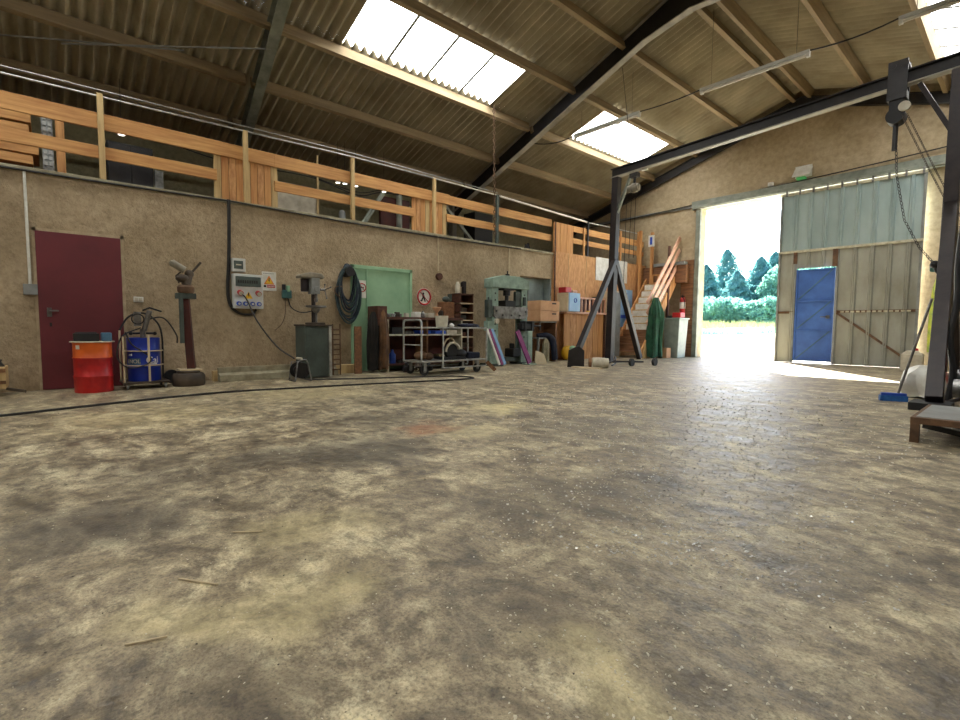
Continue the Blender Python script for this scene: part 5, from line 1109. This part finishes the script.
def tree(x, y, h, w, kind, seed, label):
    r = random.Random(seed); z0 = gz(x, y)-.2
    t = thing('fir_tree' if kind == 'fir' else 'leafy_tree', label, 'tree', (x, y, z0), 'trees beyond the yard')
    MB().tube([(x,y,z0), (x,y,z0+h*.9)], [.28,.04], 10).build('trunk', 'trunk', t)
    mb = MB(); n = 12000
    lumps = [(r.uniform(-.5,.5)*w, r.uniform(-.5,.5)*w, r.uniform(.3,.92)*h, r.uniform(.16,.3)*w) for _ in range(26)]
    for i in range(n):
        if kind == 'fir':
            v = r.random()**.75; zz = z0+h*(.06+.94*v); a = r.uniform(0, 6.283); lay = .75+.25*math.sin(v*42+2*math.sin(a*3))
            rr = w*.5*(1-v)**.6*lay*(r.random()**.35); c = Vector((x+rr*math.cos(a), y+rr*math.sin(a), zz-rr*.25)); s_ = .09+.16*(1-v)
        else:
            L_ = lumps[i % 26]; a = r.uniform(0, 6.283); b = math.acos(r.uniform(-1,1)); q = L_[3]*r.random()**.3
            c = Vector((x+L_[0]+q*math.sin(b)*math.cos(a), y+L_[1]+q*math.sin(b)*math.sin(a), z0+L_[2]+q*math.cos(b))); s_ = .16
        e = Euler((r.uniform(0,6), r.uniform(0,6), r.uniform(0,6))).to_matrix()
        mb.add([c+e@Vector((-s_,-s_*.5,0)), c+e@Vector((s_,-s_*.5,0)), c+e@Vector((s_*.3,s_,0))], [(0,1,2)])
    mb.build('foliage', 'leaf' if kind == 'fir' else 'leaf2', t, smooth=False)
TR = [(-31.9,72,8.8,8.5,'fir','fir at the left jamb of the doorway view, partly cut off'), (-29.4,73,10.8,10,'fir','tallest fir beyond the doorway, with the highest tip'),
      (-27.2,71,7.6,8,'fir','lower fir between the tall fir and the right-hand firs'), (-25.3,74,9.6,9.5,'fir','fir right of centre beyond the doorway'),
      (-22.9,72,9.6,9.5,'fir','fir closest to the ribbed door leaf beyond the yard'), (-34.5,74,9,6,'fir','fir hidden mostly behind the left door jamb'),
      (-20.8,73,8,6,'leaf','broad tree mostly behind the ribbed door leaf'), (-28.4,69,3.2,6,'leaf','low bushy tree in front of the tallest fir'), (-24.2,69,3.2,6,'leaf','low bushy tree at the foot of the right-hand firs'), (-32.2,70,3.4,5.5,'leaf','low bushy tree at the left of the doorway view'),
      (-38,76,9,7,'fir','outermost fir to the left, beyond the wall'), (-17.5,74,8,7,'leaf','outermost broad tree to the right, beyond the wall')]
KD = [1.0, 1.1, .99, 1.0, 1.1, 1.13, 1.0, .9, .89, .9, 1.0, 1.08]       # how far back each one stands
for i, a in enumerate(TR): tree(a[0]*KD[i], a[1]*KD[i], a[2]*KD[i], a[3]*KD[i]*.94, a[4], 60+i, a[5])

# ------------------------------------------------------------------ light
W = bpy.data.worlds.new('sky'); SC.world = W; W.use_nodes = True
nt = W.node_tree; bg = nt.nodes['Background']; sky = nt.nodes.new('ShaderNodeTexSky')
sky.sky_type = 'NISHITA'; sky.sun_disc = False; sky.sun_elevation = math.radians(36.6); sky.sun_rotation = math.radians(-38); sky.air_density = 1.0; sky.dust_density = 1.2; sky.ozone_density = 1.0
nt.links.new(sky.outputs[0], bg.inputs[0]); bg.inputs[1].default_value = .9
s = bpy.data.lights.new('sun', 'SUN'); s.energy = 46; s.angle = math.radians(.6); s.color = (1,.95,.86)
so = bpy.data.objects.new('sun', s); COL.objects.link(so)
d = Vector((.626,-.78,-.742)).normalized(); so.rotation_euler = d.to_track_quat('-Z', 'Y').to_euler(); so.location = (-20,40,30)
pl = bpy.data.lights.new('doorway_daylight', 'AREA'); pl.shape = 'RECTANGLE'; pl.size = 2.1; pl.size_y = 4.4; pl.cycles.is_portal = True
po = bpy.data.objects.new('doorway_daylight', pl); COL.objects.link(po); po.location = (-5.74, 15.2, 2.25); po.rotation_euler = (-PI/2, 0, 0)

# ------------------------------------------------------------------ camera
cam = bpy.data.cameras.new('camera'); co = bpy.data.objects.new('camera', cam); COL.objects.link(co)
cam.sensor_width = 36; cam.lens = 486.6/960*36; cam.clip_end = 400; cam.clip_start = .05
yaw, pit, rol = -.84753, .067366, .0069
F = Vector((math.sin(yaw)*math.cos(pit), math.cos(yaw)*math.cos(pit), -math.sin(pit)))
Rt = Vector((math.cos(yaw), -math.sin(yaw), 0)); U = Rt.cross(F)
Rr = math.cos(rol)*Rt+math.sin(rol)*U; Ur = -math.sin(rol)*Rt+math.cos(rol)*U
mw = Matrix((Rr, Ur, -F)).transposed().to_4x4(); mw.translation = (0, 0, .88); co.matrix_world = mw
SC.camera = co
SC.view_settings.view_transform = 'Standard'; SC.view_settings.look = 'None'; SC.view_settings.exposure = .35; SC.view_settings.gamma = 1; SC.view_settings.use_curve_mapping = False
SC.cycles.max_bounces = 10; SC.cycles.diffuse_bounces = 6; SC.cycles.use_denoising = True; SC.cycles.sample_clamp_indirect = 6
